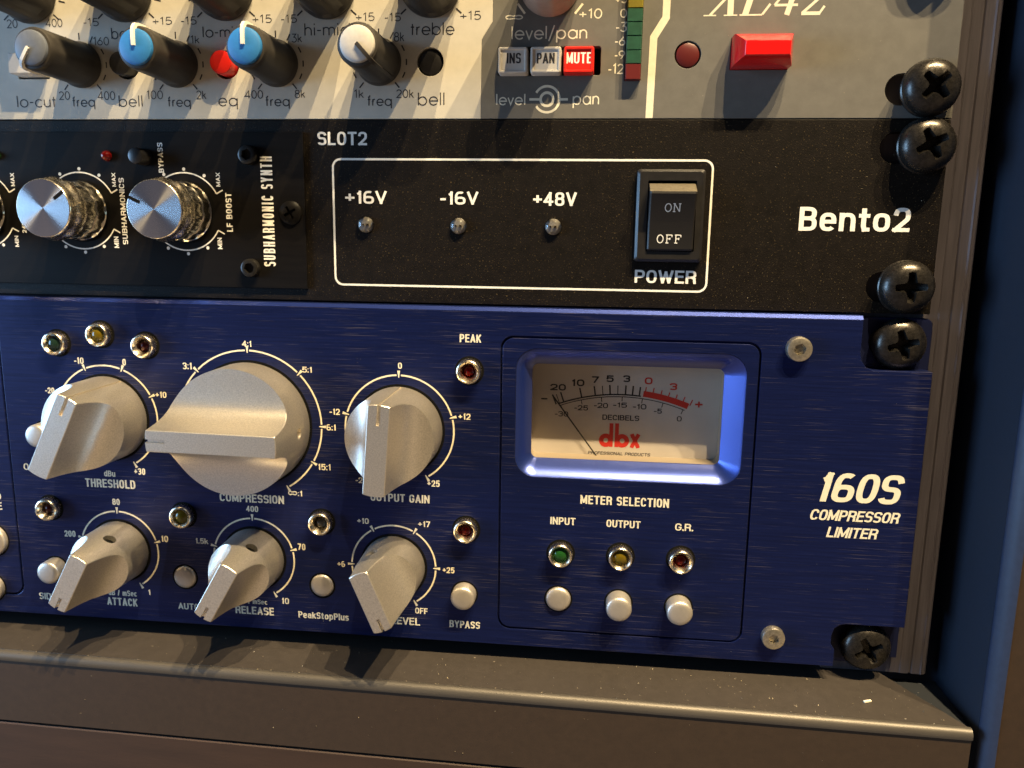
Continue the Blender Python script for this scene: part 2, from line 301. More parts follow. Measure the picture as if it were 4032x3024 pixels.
def text(bm, s, x0, y0, x1, h, z, weight=.2, shear=0., rot=False, xy=None, gap=.30, thin=.80):
    w = weight*h; n = 0; wy = w*thin
    # every glyph is as wide as its centre-line box plus one stroke; horizontal strokes are a little thinner than stems
    unit = (x1-x0-len(s)*w-sum(gap*w*2 for _ in s[:-1]))/max(.01, sum(HV[c][1] for c in s)); x = x0
    for c in s:
        lines, wd = HV[c]; gw = wd*unit
        for ln in lines:
            P = [Vector((x+w/2+px*gw, (y0+wy/2+py*(h-wy))/thin)) for px, py in ln]
            keep = [i for i in range(len(P)) if i == 0 or (P[i]-P[i-1]).length > 1e-4]; P = [P[i] for i in keep]; ln = [ln[i] for i in keep]
            if (P[0]-P[-1]).length > 1e-4:
                for e, q in ((0, 1), (-1, -2)):
                    d = (P[e]-P[q]).normalized(); p = ln[e]
                    if (abs(d.y) > .8 and (p[1] < .08 or p[1] > .66)) or (abs(d.x) > .8 and (p[0] < .02 or p[0] > .85)): P[e] = P[e]+d*w/2
                closed = False
            else: P = P[:-1]; closed = True
            # sharp corners: separate overlapping strokes, a hair apart in height
            N_ = len(P); turn = lambda i: (P[i]-P[i-1]).angle(P[(i+1) % N_]-P[i])
            if closed and max(turn(i) for i in range(N_)) > .9:
                i0 = max(range(N_), key=turn); P = P[i0:]+P[:i0+1]; closed = False
                P[0] = P[0]-(P[1]-P[0]).normalized()*w/2; P[-1] = P[-1]+(P[-1]-P[-2]).normalized()*w/2
            runs = [P]
            if not closed:
                runs = []; cur = [P[0]]
                for i in range(1, len(P)-1):
                    if (P[i]-P[i-1]).angle(P[i+1]-P[i]) > .9:
                        runs.append(cur+[P[i]+(P[i]-P[i-1]).normalized()*w/2]); cur = [P[i]-(P[i+1]-P[i]).normalized()*w/2]
                    else: cur.append(P[i])
                runs.append(cur+[P[-1]])
            k0 = len(bm.verts)
            for q in runs: n += 1; ribbon(bm, q, w, z+.002*(n % 9), closed)
            bm.verts.ensure_lookup_table()
            for v in bm.verts[k0:]:
                X, Y = v.co.x, v.co.y*thin
                if shear: X += (Y-y0)*shear
                v.co.x, v.co.y = (xy-(Y-y0), X) if rot else (X, Y)
        x += gw+w+gap*w*2
def ring(cx, cy, r, n=20): return [(cx+r*math.cos(2*math.pi*i/n), cy+r*math.sin(2*math.pi*i/n)) for i in range(n)]
G = {}   # thin geometric strokes: x-height .66, ascender 1, descender -.3
def defg():
    o = lambda cx=.36: arc(cx, .33, .33, 0, 360, 20)
    G.update({'o': ([o()], .72), 'l': ([[(.06, 0), (.06, 1)]], .12), 'b': ([[(.04, 0), (.04, 1)], arc(.37, .33, .33, 0, 360, 20)], .74),
     'd': ([[(.70, 0), (.70, 1)], o(.37)], .74), 'p': ([[(.04, -.3), (.04, .66)], arc(.37, .33, .33, 0, 360, 20)], .74), 'q': ([[(.70, -.3), (.70, .66)], o(.37)], .74),
     'a': ([[(.70, 0), (.70, .66)], o(.37)], .74), 'e': ([[(.05, .33)]+arc(.36, .33, .33, 0, 320, 20)], .70), 'c': ([arc(.36, .33, .33, 45, 315, 16)], .62),
     'f': ([[(.14, 0), (.14, .84)]+arc(.30, .84, .16, 180, 90, 5), [(.02, .62), (.30, .62)]], .34), 'r': ([[(.05, 0), (.05, .66)], [(.05, .40)]+arc(.30, .40, .25, 180, 90, 6)], .32),
     't': ([[(.14, 0), (.14, .9)], [(.0, .64), (.28, .64)]], .30), 'u': ([[(.04, .66), (.04, .26)]+arc(.29, .26, .25, 180, 360, 10)+[(.54, .66)], [(.54, .3), (.54, 0)]], .58),
     'i': ([[(.06, 0), (.06, .66)], [(.06, .86), (.06, .98)]], .12), 'h': ([[(.04, 0), (.04, 1)], [(.04, .38)]+arc(.29, .40, .25, 180, 0, 10)+[(.54, 0)]], .58),
     'n': ([[(.04, 0), (.04, .66)], [(.04, .38)]+arc(.29, .40, .25, 180, 0, 10)+[(.54, 0)]], .58),
     'm': ([[(.04, 0), (.04, .66)], [(.04, .42)]+arc(.26, .43, .22, 180, 0, 8)+[(.48, 0)], [(.48, .42)]+arc(.70, .43, .22, 180, 0, 8)+[(.92, 0)]], .96),
     's': ([arc(.19, .49, .16, 40, 270, 9)+arc(.19, .165, .165, 90, -140, 9)], .38), 'v': ([[(.0, .66), (.25, 0), (.5, .66)]], .50), 'k': ([[(.04, 0), (.04, 1)], [(.45, .66), (.05, .3)], [(.20, .42), (.48, 0)]], .48),
     '-': ([[(0, .40), (.30, .40)]], .30), '+': ([[(0, .42), (.56, .42)], [(.28, .14), (.28, .70)]], .56), '/': ([[(0, -.18), (.42, 1.05)]], .42), ' ': ([], .3),
     '0': ([arc(.30, .5, .28, 0, 360, 22, .5)], .6), '1': ([[(.04, .82), (.24, 1), (.24, 0)]], .34), '2': ([arc(.29, .71, .27, 165, -30, 12)+[(.02, 0), (.58, 0)]], .6),
     '3': ([[(.04, 1), (.54, 1), (.26, .62)]+arc(.28, .31, .30, 85, -150, 12)], .6), '4': ([[(.46, 0), (.46, 1), (.0, .27), (.62, .27)]], .64), '5': ([[(.52, 1), (.14, 1), (.08, .54)]+arc(.29, .32, .30, 125, -140, 12)], .6),
     '6': ([[(.44, 1), (.08, .46)], arc(.30, .31, .29, 0, 360, 18)], .62), '8': ([arc(.30, .74, .24, 0, 360, 16), arc(.30, .26, .29, 0, 360, 18)], .62), '9': ([[(.18, 0), (.54, .54)], arc(.31, .69, .29, 0, 360, 18)], .62),
     '@': ([arc(.3, .36, .28, 45, 315, 16)+arc(1.0, .36, .28, -135, 135, 16)+[(.5, .56)]], 1.3)})
defg()
_k = [0]
def stroke_text(bm, s, x0, y0, x1, h, z, w):
    xs = []; x = 0
    for c in s: xs.append(x); x += G[c][1]+.16
    k = (x1-x0)/(x-.16)
    for c, xo in zip(s, xs):
        for ln in G[c][0]:
            _k[0] += 1
            ribbon(bm, [(x0+(xo+px)*k, y0+py*h) for px, py in ln], w, z+.002*(_k[0] % 6))
def boolean_cut(me, cutter_bm):
    a = bpy.data.objects.new('a', me); COL.objects.link(a)
    cm = bpy.data.meshes.new('c'); bmesh.ops.recalc_face_normals(cutter_bm, faces=cutter_bm.faces); bmesh.ops.scale(cutter_bm, vec=(S, S, S), verts=cutter_bm.verts); cutter_bm.to_mesh(cm); cutter_bm.free()
    b = bpy.data.objects.new('b', cm); COL.objects.link(b)
    # work at a hundred times the size so the solver's tolerance stays small
    a.scale = b.scale = (100,)*3
    md = a.modifiers.new('m', 'BOOLEAN'); md.operation = 'DIFFERENCE'; md.solver = 'EXACT'; md.object = b
    dg = bpy.context.evaluated_depsgraph_get(); dg.update(); r = bpy.data.meshes.new_from_object(a.evaluated_get(dg))
    for x in (a, b): bpy.data.objects.remove(x)
    b2 = bmesh.new(); b2.from_mesh(r); bpy.data.meshes.remove(r)
    bmesh.ops.scale(b2, vec=(1/S,)*3, verts=b2.verts); return b2
def box(bm, x0, y0, z0, x1, y1, z1): return prism(bm, [(x0, y0), (x1, y0), (x1, y1), (x0, y1)], z0, z1)
# ================================================================== the furniture round the rack
def structure(name, bm, m):
    o = part(name, bm, m, None); o.matrix_world = RX; o['kind'] = 'structure'; return o
bm = NB(); box(bm, -420, -200, -82, 70, 260, -80); structure('wall', bm, M_WALL)
t = thing('rack_rail', 'ribbed grey metal rack rail running up the right side behind the screws', 'rack rail', (12, -91, -6))
bm = NB()
rail = [(-10, -8), (16.4, -8), (16.4, -3.6), (15.9, -3.15), (15.3, -3.0), (14.95, -2.75), (14.6, -3.0), (12.7, -3.05), (12.4, -3.5), (12.1, -3.5), (11.9, -3.02), (9.9, -3.0), (9.6, -3.2), (-10, -3.2)]
loft(bm, [[(x, -92.9, z) for x, z in rail], [(x, 230, z) for x, z in rail]])
part('rail_profile', bm, M_RAIL, t, sharp=20)
t = thing('cabinet_cheek', 'tall navy side board of the cabinet at the right edge with brown front', 'side panel', (30, -140, 0))
bm = NB(); box(bm, 20, -160, -70, 60, 240, 17.6); part('board', bm, M_CHEEK, t)
bm = NB()
prof = [(20.0, 17.7), (19.9, 17.9), (20.1, 18.6), (20.7, 19.8), (21.6, 20.8), (22.6, 21.4), (22.6, 17.7)]
loft(bm, [[(x, -160, z) for x, z in prof], [(x, 240, z) for x, z in prof]]); part('edge_banding', bm, M_CHEEKE, t, sharp=50)
bm = NB(); box(bm, 22.7, -160, 17.7, 60, 240, 21.2); part('front_board', bm, M_CHEEKF, t)
t = thing('shelf_trim', 'taupe metal ledge with rounded bright lip running under the blue unit', 'trim ledge', (-100, -114, 8))
bm = NB()
def lipz(x): return 16.2+(x+230)/246*3.6
XL, XB, XF = -330, 5.2, 17.6
def tl(x, y, dz): return (x, y, lipz(x)+dz)
v = [(XL, -93, -40), (2.0, -93, -40), (4.6, -93.1, -3), (XF-.6, -93.2, lipz(XF)-.9), (XL, -93, lipz(XL)-.9)]
tops = [bm.verts.new(p) for p in v]; bots = [bm.verts.new((p[0], -94.6, p[2])) for p in v]
bm.faces.new(tops); bm.faces.new(bots[::-1])
for i in range(5): bm.faces.new((tops[i], bots[i], bots[(i+1) % 5], tops[(i+1) % 5]))
part('ledge', bm, M_LEDGE, t)
bm = NB()
lp = [(-93.05, -.85), (-93.25, -.75), (-93.05, -.55), (-93.1, -.2), (-93.45, .35), (-94.1, .75), (-94.9, .85), (-95.5, .7), (-95.6, .3), (-95.6, -.85)]
loft(bm, [[tl(XL, y, d) for y, d in lp], [tl(XF, y-.15, d) for y, d in lp]]); part('lip', bm, M_LIP, t, sharp=60)
bm = NB(); fp = [(-95.65, -3), (-95.65, .35), (-113.3, .1), (-113.6, -.2), (-113.6, -3)]
loft(bm, [[tl(XL, y, d) for y, d in fp], [tl(XF-.1, y-.2, d) for y, d in fp]]); part('front_face', bm, M_FRONT, t)
t = thing('cabinet_plinth', 'reddish brown board below the dark seam at the bottom edge', 'plinth', (-100, -150, 8))
bm = NB(); fp = [(-114.2, -3), (-114.2, -.3), (-114.5, 0), (-160, 0), (-160, -3)]
loft(bm, [[tl(XL, y, d) for y, d in fp], [tl(XF-.2, y-.2, d) for y, d in fp]]); part('board', bm, M_WOOD, t)
# ================================================================== rack screws
def screw_mesh(n):
    bm = NB(); lathe(bm, [(3.2, -9), (3.2, 0), (5.7, 0), (6.1, .35), (6.15, 1.0), (5.8, 2.0), (5.0, 2.9), (3.9, 3.5), (2.4, 3.9), (0, 4.0)], 48)
    me = tomesh('screw', bm)
    c = NB()
    cr = []
    for i in range(4):
        a = 90*i
        for da, r in ((-13, 4.1), (0, 4.25), (13, 4.1), (19, 3.1), (30, 2.2), (45, 1.85), (60, 2.2), (71, 3.1)):
            q = math.radians(a+da); cr.append((r*math.cos(q), r*math.sin(q)))
    lo = [(x*.5, y*.5) for x, y in cr]
    prism(c, lo, .9, 6, [(x*1.18, y*1.18) for x, y in cr])
    return tomesh('screw_head', boolean_cut(me, c), 40)
def washer_mesh():
    bm = NB(); lathe(bm, [(3.3, 0), (5.9, 0), (6.2, .3), (6.2, .9), (5.9, 1.2), (3.3, 1.2), (3.3, 0)], 40, close=False); return tomesh('washer', bm)
SM, WM = screw_mesh(0), washer_mesh()
for i, (x, y, z, a, lab) in enumerate([
    (.3, 50.6, 1.3, 45, 'black cross head screw with washer in the grey mixer ear, topmost in view'),
    (.3, 82.6, 1.3, 20, 'black cross head screw of the mixer ear, cut off above the top edge'),
    (1.0, 38.4, .5, 28, 'black cross head rack screw at the upper corner of the black power panel'),
    (-.25, 6.7, .5, 2, 'black cross head rack screw at the lower corner of the black power panel'),
    (-.2, -6.7, .3, 15, 'black cross head screw in the notched upper corner of the blue compressor'),
    (-.9, -83.9, .3, 28, 'black cross head screw in the notched lower corner of the blue compressor')]):
    t = thing('rack_screw', lab, 'screw', (x, y, z), 'rack screws down the right edge')
    link('head', SM, M_SCREW, t, (x, y, z+(1.2 if i < 4 else 0)), a)
    if i < 4: link('washer', WM, M_SCREW, t, (x, y, z))
# ================================================================== grey and cream mixer strip
t = TX = thing('audio_mixer_strip', 'cream and grey audio channel strip with blue and white capped knobs along the top', 'mixer unit', (-116, 44.6, 0))
XR = 6.6; XLT = -345
SLOTS = [slot(-1.2, 50.8, 3.8, 3.45)]
bm = NB()
cut = [(-100.65, 44.62), (-100.5, 62.4), (-97.95, 66.4), (-97.9, 132)]
creamo = [(XLT, 44.62)]+cut+[(XLT, 132)]
holes = [circ(-189.2, 57.4, 3.3), circ(-163.5, 57.3, 3.3), circ(-112.85, 57.57, 3.25), rr(-218.3, 54.3, -209.8, 60.0, .4)]
plate(bm, creamo, holes, -3, 0, .08); part('cream_faceplate', bm, M_CREAM, t, sharp=12)
bm = NB(); greyo = cut[:1]+[(XR, 44.62), (XR, 132)]+cut[:0:-1]
plate(bm, greyo, [slot(-1.2, 50.8, 3.8, 3.45), rr(-96.7, 54.3, -72.5, 60.7, .5), circ(-52.65, 58.62, 3.0), rr(-43.05, 55.2, -30.0, 62.2, .2), rr(-66.95, 53, -63.2, 84, .2)], -3, .0, .08); part('grey_faceplate', bm, M_GREY, t, sharp=12)
bm = NB(); box(bm, -340, 46, -60, -8, 130, -3.2); part('chassis', bm, M_HOLE, t)
# ================================================================== lettering: (text, left, baseline, right, cap height)
XL_DARK = [
    ('20', -220.03, 66.5, -217.33, 1.89),
    ('400', -209.66, 66.58, -205.37, 1.8),
    ('-15', -199.72, 66.65, -195.86, 1.74),
    ('+15', -181.71, 66.76, -176.86, 1.64),
    ('-15', -174.43, 66.68, -170.59, 1.72),
    ('160', -197.51, 62.18, -193.5, 1.83),
    ('1k', -172.24, 62.33, -170.11, 1.73),
    ('3k', -146.71, 62.33, -144.26, 1.84),
    ('8k', -121.49, 62.32, -119.16, 1.94),
    ('+15', -156.32, 66.83, -151.6, 1.75),
    ('-15', -149.2, 66.75, -145.34, 1.75),
    ('+15', -130.72, 66.94, -126.29, 1.75),
    ('-15', -123.68, 66.78, -119.9, 1.75),
    ('+15', -105.62, 66.86, -100.76, 1.83),
    ('lo-cut', -219.35, 47.6, -208.84, 2.71),
    ('20', -207.73, 49.38, -204.94, 1.89),
    ('freq', -204.31, 47.7, -198.36, 2.28),
    ('400', -197.37, 49.29, -192.91, 1.93),
    ('bell', -191.96, 47.66, -185.69, 2.62),
    ('100', -184.5, 49.43, -180.32, 1.92),
    ('freq', -179.07, 47.63, -173.19, 2.25),
    ('2k', -171.46, 49.39, -169.12, 1.91),
    ('eq', -165.93, 47.73, -161.01, 2.72),
    ('400', -159.06, 49.47, -154.51, 1.81),
    ('freq', -153.85, 47.69, -147.82, 2.25),
    ('8k', -146.35, 49.61, -143.9, 1.75),
    ('1k', -131.57, 49.5, -129.27, 1.79),
    ('freq', -128.25, 47.69, -122.32, 2.24),
    ('20k', -121.08, 49.51, -116.96, 1.8),
    ('bell', -115.84, 47.76, -109.35, 2.86),
    ('bass', -192.68, 63.6, -186.2, 2.55),
    ('lo-mid', -169.14, 63.72, -158.92, 2.44),
    ('hi-mid', -143.49, 63.81, -132.29, 2.74),
    ('treble', -117.47, 63.65, -107.07, 2.7),
]
XL_LIGHT = [
    ('@', -94.89, 66.73, -90.9, 1.39),
    ('+10', -77.74, 66.82, -72.6, 1.93),
    ('level/pan', -93.47, 62.44, -75.86, 2.8),
    ('level', -96.92, 47.78, -89.95, 2.44),
    ('pan', -78.72, 47.81, -72.62, 2.73),
    ('+3', -69.55, 70.01, -67.04, 1.74),
    ('0', -68.32, 66.89, -66.92, 1.74),
    ('-3', -69.18, 63.84, -66.85, 1.93),
    ('-6', -69.33, 60.82, -67.07, 1.87),
    ('-9', -69.3, 57.83, -67.04, 1.78),
    ('-12', -70.65, 54.65, -67.18, 2.04),
]
XL_BTN = [
    ('INS', -94.2, 56.49, -90.91, 2.28),
    ('PAN', -87.21, 56.43, -83.09, 2.27),
    ('MUTE', -80.42, 56.37, -74.56, 2.39),
]
BENTO = [
    ('SLOT2', -141.01, 38.45, -128.56, 3.14),
    ('+16V', -134.35, 24.51, -123.84, 3.1),
    ('-16V', -110.46, 24.53, -101.06, 3.09),
    ('+48V', -87.65, 24.44, -77.18, 3.19),
    ('POWER', -62.61, 6.4, -47.98, 3.11),
    ('Bento2', -25.0, 19.3, -0.07, 5.47),
]
MODT = [('SUBHARMONIC SYNTH', -152.51, 8.77, 35.63, 3.04), ('LF BOOST', -163.37, 17.25, 26.78, 1.59), ('SUBHARMONICS', -191.63, 13.68, 30.27, 1.39), ('BYPASS', -180.75, 31.6, 38.88, 1.38), ('MAX', -166.13, 28.31, 31.68, 1.06), ('MAX', -193.8, 28.11, 31.47, 1.0), ('MIN', -166.4, 12.89, 15.72, 1.2), ('MIN', -194.15, 12.77, 15.64, 1.26), ('MIN', -221.78, 12.65, 15.47, 1.07), ('MAX', -221.39, 28.0, 31.3, 1.06), ('24Hz', -219.37, 16.24, 19.92, 1.13)]
DBX = [
    ('-10', -206.95, -17.25, -204.27, 1.69),
    ('0', -193.55, -17.33, -192.59, 1.74),
    ('+10', -185.07, -25.52, -182.05, 1.57),
    ('-20', -215.81, -25.42, -213.18, 1.56),
    ('+30', -192.48, -46.66, -189.38, 1.79),
    ('dBu', -201.06, -47.55, -197.91, 1.61),
    ('THRESHOLD', -206.68, -50.7, -192.45, 2.34),
    ('OverEasy', -224.08, -46.81, -212.3, 1.82),
    ('3:1', -177.14, -17.77, -174.63, 1.72),
    ('4:1', -160.91, -11.45, -158.36, 1.48),
    ('5:1', -145.28, -17.64, -142.7, 1.49),
    ('6:1', -139.34, -32.49, -136.83, 1.61),
    ('15:1', -141.95, -43.1, -138.46, 1.62),
    ('@:1', -149.99, -50.49, -146.32, 1.49),
    ('COMPRESSION', -169.02, -52.86, -151.39, 2.24),
    ('0', -120.46, -15.91, -119.43, 1.55),
    ('-12', -138.4, -28.31, -135.72, 1.57),
    ('+12', -105.14, -28.31, -102.06, 1.55),
    ('-25', -131.95, -46.11, -128.94, 1.49),
    ('+25', -113.15, -46.19, -109.92, 1.69),
    ('OUTPUT GAIN', -128.11, -50.73, -112.56, 2.13),
    ('PEAK', -104.85, -8.78, -99.52, 2.01),
    ('80', -199.36, -55.44, -197.24, 1.73),
    ('200', -214.0, -65.2, -210.78, 1.74),
    ('10', -186.23, -65.18, -184.18, 1.72),
    ('1', -191.12, -80.78, -190.25, 1.53),
    ('dB / mSec', -202.56, -81.53, -194.28, 1.61),
    ('ATTACK', -203.13, -84.45, -194.33, 2.23),
    ('SIDECHAIN', -223.21, -84.05, -210.9, 1.91),
    ('AUTO', -182.52, -84.34, -176.57, 1.8),
    ('400', -161.86, -55.42, -158.55, 1.6),
    ('1.5k', -176.5, -65.13, -172.92, 1.54),
    ('70', -148.09, -65.34, -145.99, 1.78),
    ('10', -153.14, -80.93, -151.04, 1.73),
    ('dB / mSec', -165.08, -81.47, -157.1, 1.34),
    ('RELEASE', -166.21, -84.51, -155.38, 2.19),
    ('PeakStopPlus', -148.56, -84.61, -134.63, 1.84),
    ('+10', -131.78, -57.12, -128.68, 1.52),
    ('+17', -115.63, -57.15, -112.43, 1.54),
    ('+6', -137.37, -69.39, -135.32, 1.59),
    ('+25', -109.2, -69.42, -106.05, 1.6),
    ('OFF', -116.57, -81.29, -113.21, 1.64),
    ('LEVEL', -123.02, -84.65, -115.28, 2.05),
    ('BYPASS', -107.35, -84.52, -99.24, 1.97),
    ('METER SELECTION', -74.0, -48.83, -52.03, 2.27),
    ('INPUT', -81.44, -54.64, -75.08, 1.94),
    ('OUTPUT', -67.28, -54.62, -58.82, 1.92),
    ('G.R.', -50.24, -54.62, -45.78, 1.85),
    ('D', -233.57, -55.58, -231.62, 1.89),
    ('E', -233.2, -58.5, -231.6, 2.13),
]
DBXI = [
    ('160S', -15.9, -45.34, 3.38, 7.36),
    ('COMPRESSOR', -18.04, -50.08, 3.17, 2.71),
    ('LIMITER', -13.72, -54.35, -1.54, 2.67),
]
FACE = [
    ('20', -82.45, -20.81, -78.53, 1.63),
    ('10', -77.26, -19.55, -73.94, 1.71),
    ('7', -72.1, -18.59, -70.37, 1.67),
    ('5', -68.6, -18.26, -66.72, 1.69),
    ('3', -64.43, -18.13, -62.67, 1.69),
    ('-30', -81.13, -27.47, -77.77, 1.34),
    ('-25', -76.27, -25.71, -72.88, 1.31),
    ('-20', -71.37, -24.93, -67.91, 1.3),
    ('-15', -66.62, -24.64, -63.21, 1.27),
    ('-10', -61.73, -24.91, -58.39, 1.33),
    ('-5', -56.5, -25.83, -54.56, 1.24),
    ('0', -50.81, -27.63, -49.59, 1.32),
    ('DECIBELS', -69.19, -27.92, -60.04, 1.34),
    ('PROFESSIONAL PRODUCTS', -72.53, -36.95, -56.99, 0.79),
    ('-', -84.68, -23.36, -83.13, 0.42),
]
FACER = [
    ('0', -59.1, -18.53, -57.17, 1.74),
    ('3', -52.95, -19.78, -51.12, 1.74),
    ('+', -46.54, -23.94, -44.71, 1.46),
]
bm = NB(); kz = INK
for s, x0, y0, x1, h in XL_DARK: stroke_text(bm, s, x0, y0, x1, h, kz, .27 if h > 2.1 else .21)
FQ = [(-201.25, 57.51), (-176.11, 57.45), (-150.74, 57.45), (-125.28, 57.6)]
UP = [(-213.5, 74.6), (-188.6, 74.6), (-163, 74.6), (-137.9, 74.6), (-112.6, 74.6)]
def tick(bm, cx, cy, a, r0, r1, w, z):
    c, s = math.cos(math.radians(a)), math.sin(math.radians(a)); ribbon(bm, [(cx+r0*c, cy+r0*s), (cx+r1*c, cy+r1*s)], w, z)
for cx, cy in FQ:
    for a in (-130, -50, -26, 0, 28, 62, 90, 118, 152, 180, 206):
        if a in (0, 180, -26, 206, 28, 152): tick(bm, cx, cy, a, 6.25, 7.0, .34, kz) if False else ribbon(bm, arc(cx, cy, 6.7, a-6, a+6, 4), .34, kz)
        else: tick(bm, cx, cy, a, 6.0, 7.6, .34, kz)
for cx, cy in UP:
    for a in (-139, -41, -15, 12, 168, 195): tick(bm, cx, cy, a, 7.9, 9.6, .38, kz)
part('dark_lettering', bm, M_INKD, t)
bm = NB()
for s, x0, y0, x1, h in XL_LIGHT: stroke_text(bm, s, x0, y0, x1, h, kz, .30 if h > 2.1 else .27)
ribbon(bm, [(-60.84, 44.7), (-60.55, 62.5), (-57.95, 66.7), (-57.9, 131)], 1.68, kz)
for a, b in (((-92.1, 70.2), (-90.39, 68.01)), ((-77.03, 69.97), (-78.75, 67.84))): ribbon(bm, [a, b], .5, kz)
ribbon(bm, ring(-84.84, 48.98, 1.5, 24), .62, kz, True)
ribbon(bm, arc(-84.84, 48.98, 2.95, 150, -148, 28), .56, kz)
ribbon(bm, [(-89.0, 48.97), (-86.6, 48.97)], .55, kz+.004); ribbon(bm, [(-81.9, 48.95), (-79.9, 48.95)], .55, kz+.004)
# large slanted serif letters of the model mark
def poly(p): sheet(bm, p, kz)
def quadline(p, q, w0, w1=None, dz=0): ribbon(bm, [p, q], [w0, w1 or w0], kz+dz)
def sl(x, y, x0): return (x0+x+y*.29, 66.9+y)
def serif_letter(x0, lines):
    for i, (a, b, c, d, w) in enumerate(lines): ribbon(bm, [sl(a, b, x0), sl(c, d, x0)], w, kz+.003*(i+1))
serif_letter(-49.3, [(1.1, .15, 6.4, 8.2, .55), (5.6, .2, 3.2, 8.3, 1.35), (-.3, .1, 2.5, .1, .28), (4.2, .1, 7.2, .1, .28), (1.9, 8.4, 4.6, 8.4, .28), (5.0, 8.4, 7.6, 8.4, .28)])
serif_letter(-41.6, [(1.2, .1, 1.2, 8.4, 1.35), (0, .12, 5.0, .12, .34), (5.0, .2, 6.0, 2.4, .5), (0, 8.4, 3, 8.4, .28)])
serif_letter(-34.6, [(3.4, 0, 3.4, 8.2, 1.15), (0, 2.1, 5.1, 2.1, .55), (0, 2.1, 3.2, 8.2, .5)])
serif_letter(-28.2, [(.1, .28, 4.2, .28, .75), (4.0, .2, 4.6, 1.8, .5), (.3, .4, 3.8, 4.6, .6), (3.8, 4.6, 4.0, 6.6, .9), (4.0, 6.6, 2.4, 8.0, .8), (2.4, 8.0, .6, 6.4, .6)])
part('cream_lettering', bm, M_INKL, t)
# knobs
def eq_body(r=1.):
    bm = NB(); mod = lambda i, z: 1-.018*((i % 4) in (1, 2)) if 1.5 < z < 16 else 1
    lathe(bm, [(5.35, .05), (5.5, .25), (5.5, .9), (5.2, 1.6), (5.05, 2.2), (4.85, 15.8), (4.75, 16.6), (4.45, 17.2), (4.0, 17.35), (3.95, 17.0), (0, 17.0)], 40, mod=mod); return bm
def eq_cap():
    bm = NB(); lathe(bm, [(3.93, 16.8), (3.93, 17.6), (3.75, 17.95), (3.2, 18.2), (1.6, 18.4), (0, 18.45)], 40); return bm
def eq_pointer(z1, w, extra=0):
    bm = NB(); pth = [(0.1, 18.45), (1.6, 18.42), (3.2, 18.25), (3.9, 18.0), (4.75, 17.2), (4.95, 16.2), (5.0, 15.0), (5.05+.10, z1)]
    n = len(pth); out = []
    for i, (r, z) in enumerate(pth):
        a = Vector(pth[max(0, i-1)]); b = Vector(pth[min(n-1, i+1)]); d = (b-a).normalized(); nn = Vector((-d.y, d.x)); nn = -nn if nn.y < 0 or (abs(nn.y) < .3 and nn.x < 0) else nn
        p0 = Vector((r, z))-nn*.35; p1 = Vector((r, z))+nn*.45
        out.append([(p0.x, -w/2, p0.y), (p0.x, w/2, p0.y), (p1.x, w/2*.8, p1.y), (p1.x, -w/2*.8, p1.y)])
    loft(bm, out); return bm
KB, KC = tomesh('knob', eq_body()), tomesh('cap', eq_cap())
PW, PB = tomesh('pointer', eq_pointer(11.5, .95)), tomesh('pointer', eq_pointer(1.5, 1.0))
for (cx, cy), cm, a, pm, pmesh, lab in zip(FQ, (M_CAPG, M_CAPB, M_CAPB, M_CAPW), (-126, 92, 91, -48), (M_WHITEP, M_WHITEP, M_WHITEP, M_KNOB), (PW, PW, PW, PB),
        ('black knob with slate grey cap turned down to the left', None, None, 'black knob with white cap and black pointer')):
    k = link('knob', KB, M_KNOB, t, (cx, cy, 0), 0)
    if lab: k['label'] = lab
    c = link('cap', KC.copy(), None, k, (cx, cy, 0), 0); c.data.materials.clear(); c.data.materials.append(cm)
    p = link('pointer', pmesh.copy(), None, k, (cx, cy, 0), a); p.data.materials.clear(); p.data.materials.append(pm)
def big_body(r0):
    bm = NB(); mod = lambda i, z: 1-.02*((i % 4) in (1, 2)) if 1.8 < z < 17.5 else 1
    lathe(bm, [(r0-.2, .05), (r0, .3), (r0, 1.4), (r0-.5, 2.2), (r0-.8, 17), (r0-1.2, 18), (0, 18.3)], 44, mod=mod); return bm
UB = tomesh('knob', big_body(7.35))
for cx, cy in UP: link('knob', UB, M_KNOB, t, (cx, cy, 0), 0)
bm = NB(); mod = lambda i, z: 1-.03*((i % 8) in (3, 4)) if z > 1 else 1
lathe(bm, [(6.8, .05), (6.95, .4), (6.7, 1.2), (6.3, 15), (5.8, 16.2), (0, 16.5)], 48, mod=mod)
part('knob', bm, M_PINKK, t, (-84.7, 74.0, 0), label='pinkish grey ribbed level knob')
# push buttons
def round_button(r, h, dome=.3):
    bm = NB(); lathe(bm, [(r, -2), (r, h-.35), (r-.1, h-.12), (r-.4, h), (r*.5, h+dome*.7), (0, h+dome)], 36); return bm
part('push_button', round_button(2.75, 3.2, .15), M_SWITCH, t, (-189.2, 57.3, -.0), label='black bell button pushed between two knobs')
part('push_button', round_button(2.75, 3.2, .15), M_RBTN, t, (-163.5, 57.3, -.0), label='round red eq button')
part('push_button', round_button(2.85, -.4, .2), M_SWITCH, t, (-112.85, 57.57, 0), label='black bell button pressed in below treble')
def square_button(x0, y0, x1, y1, h, recess=.35, r=.5):
    bm = NB(); L = lambda d, z: [(x, y, z) for x, y in rr(x0+d, y0+d, x1-d, y1-d, max(.12, r-d), 4)]
    loft(bm, [L(0, -2.5), L(.06, h-.35), L(.3, h), L(.62, h), L(.80, h-recess)]); return bm
part('push_button', square_button(-217.9, 54.75, -210.3, 59.8, 4.0, .0), M_GBTN, t, label='light grey rectangular low cut button')
ch = []
for x0, x1, m in ((-96.3, -89.3, M_GBTN), (-88.75, -81.55, M_GBTN), (-81.1, -74.0, M_RBTN)):
    ch.append(part('push_button', square_button(x0, 54.2, x1, 60.15, 3.0, .3, .6), m, t))
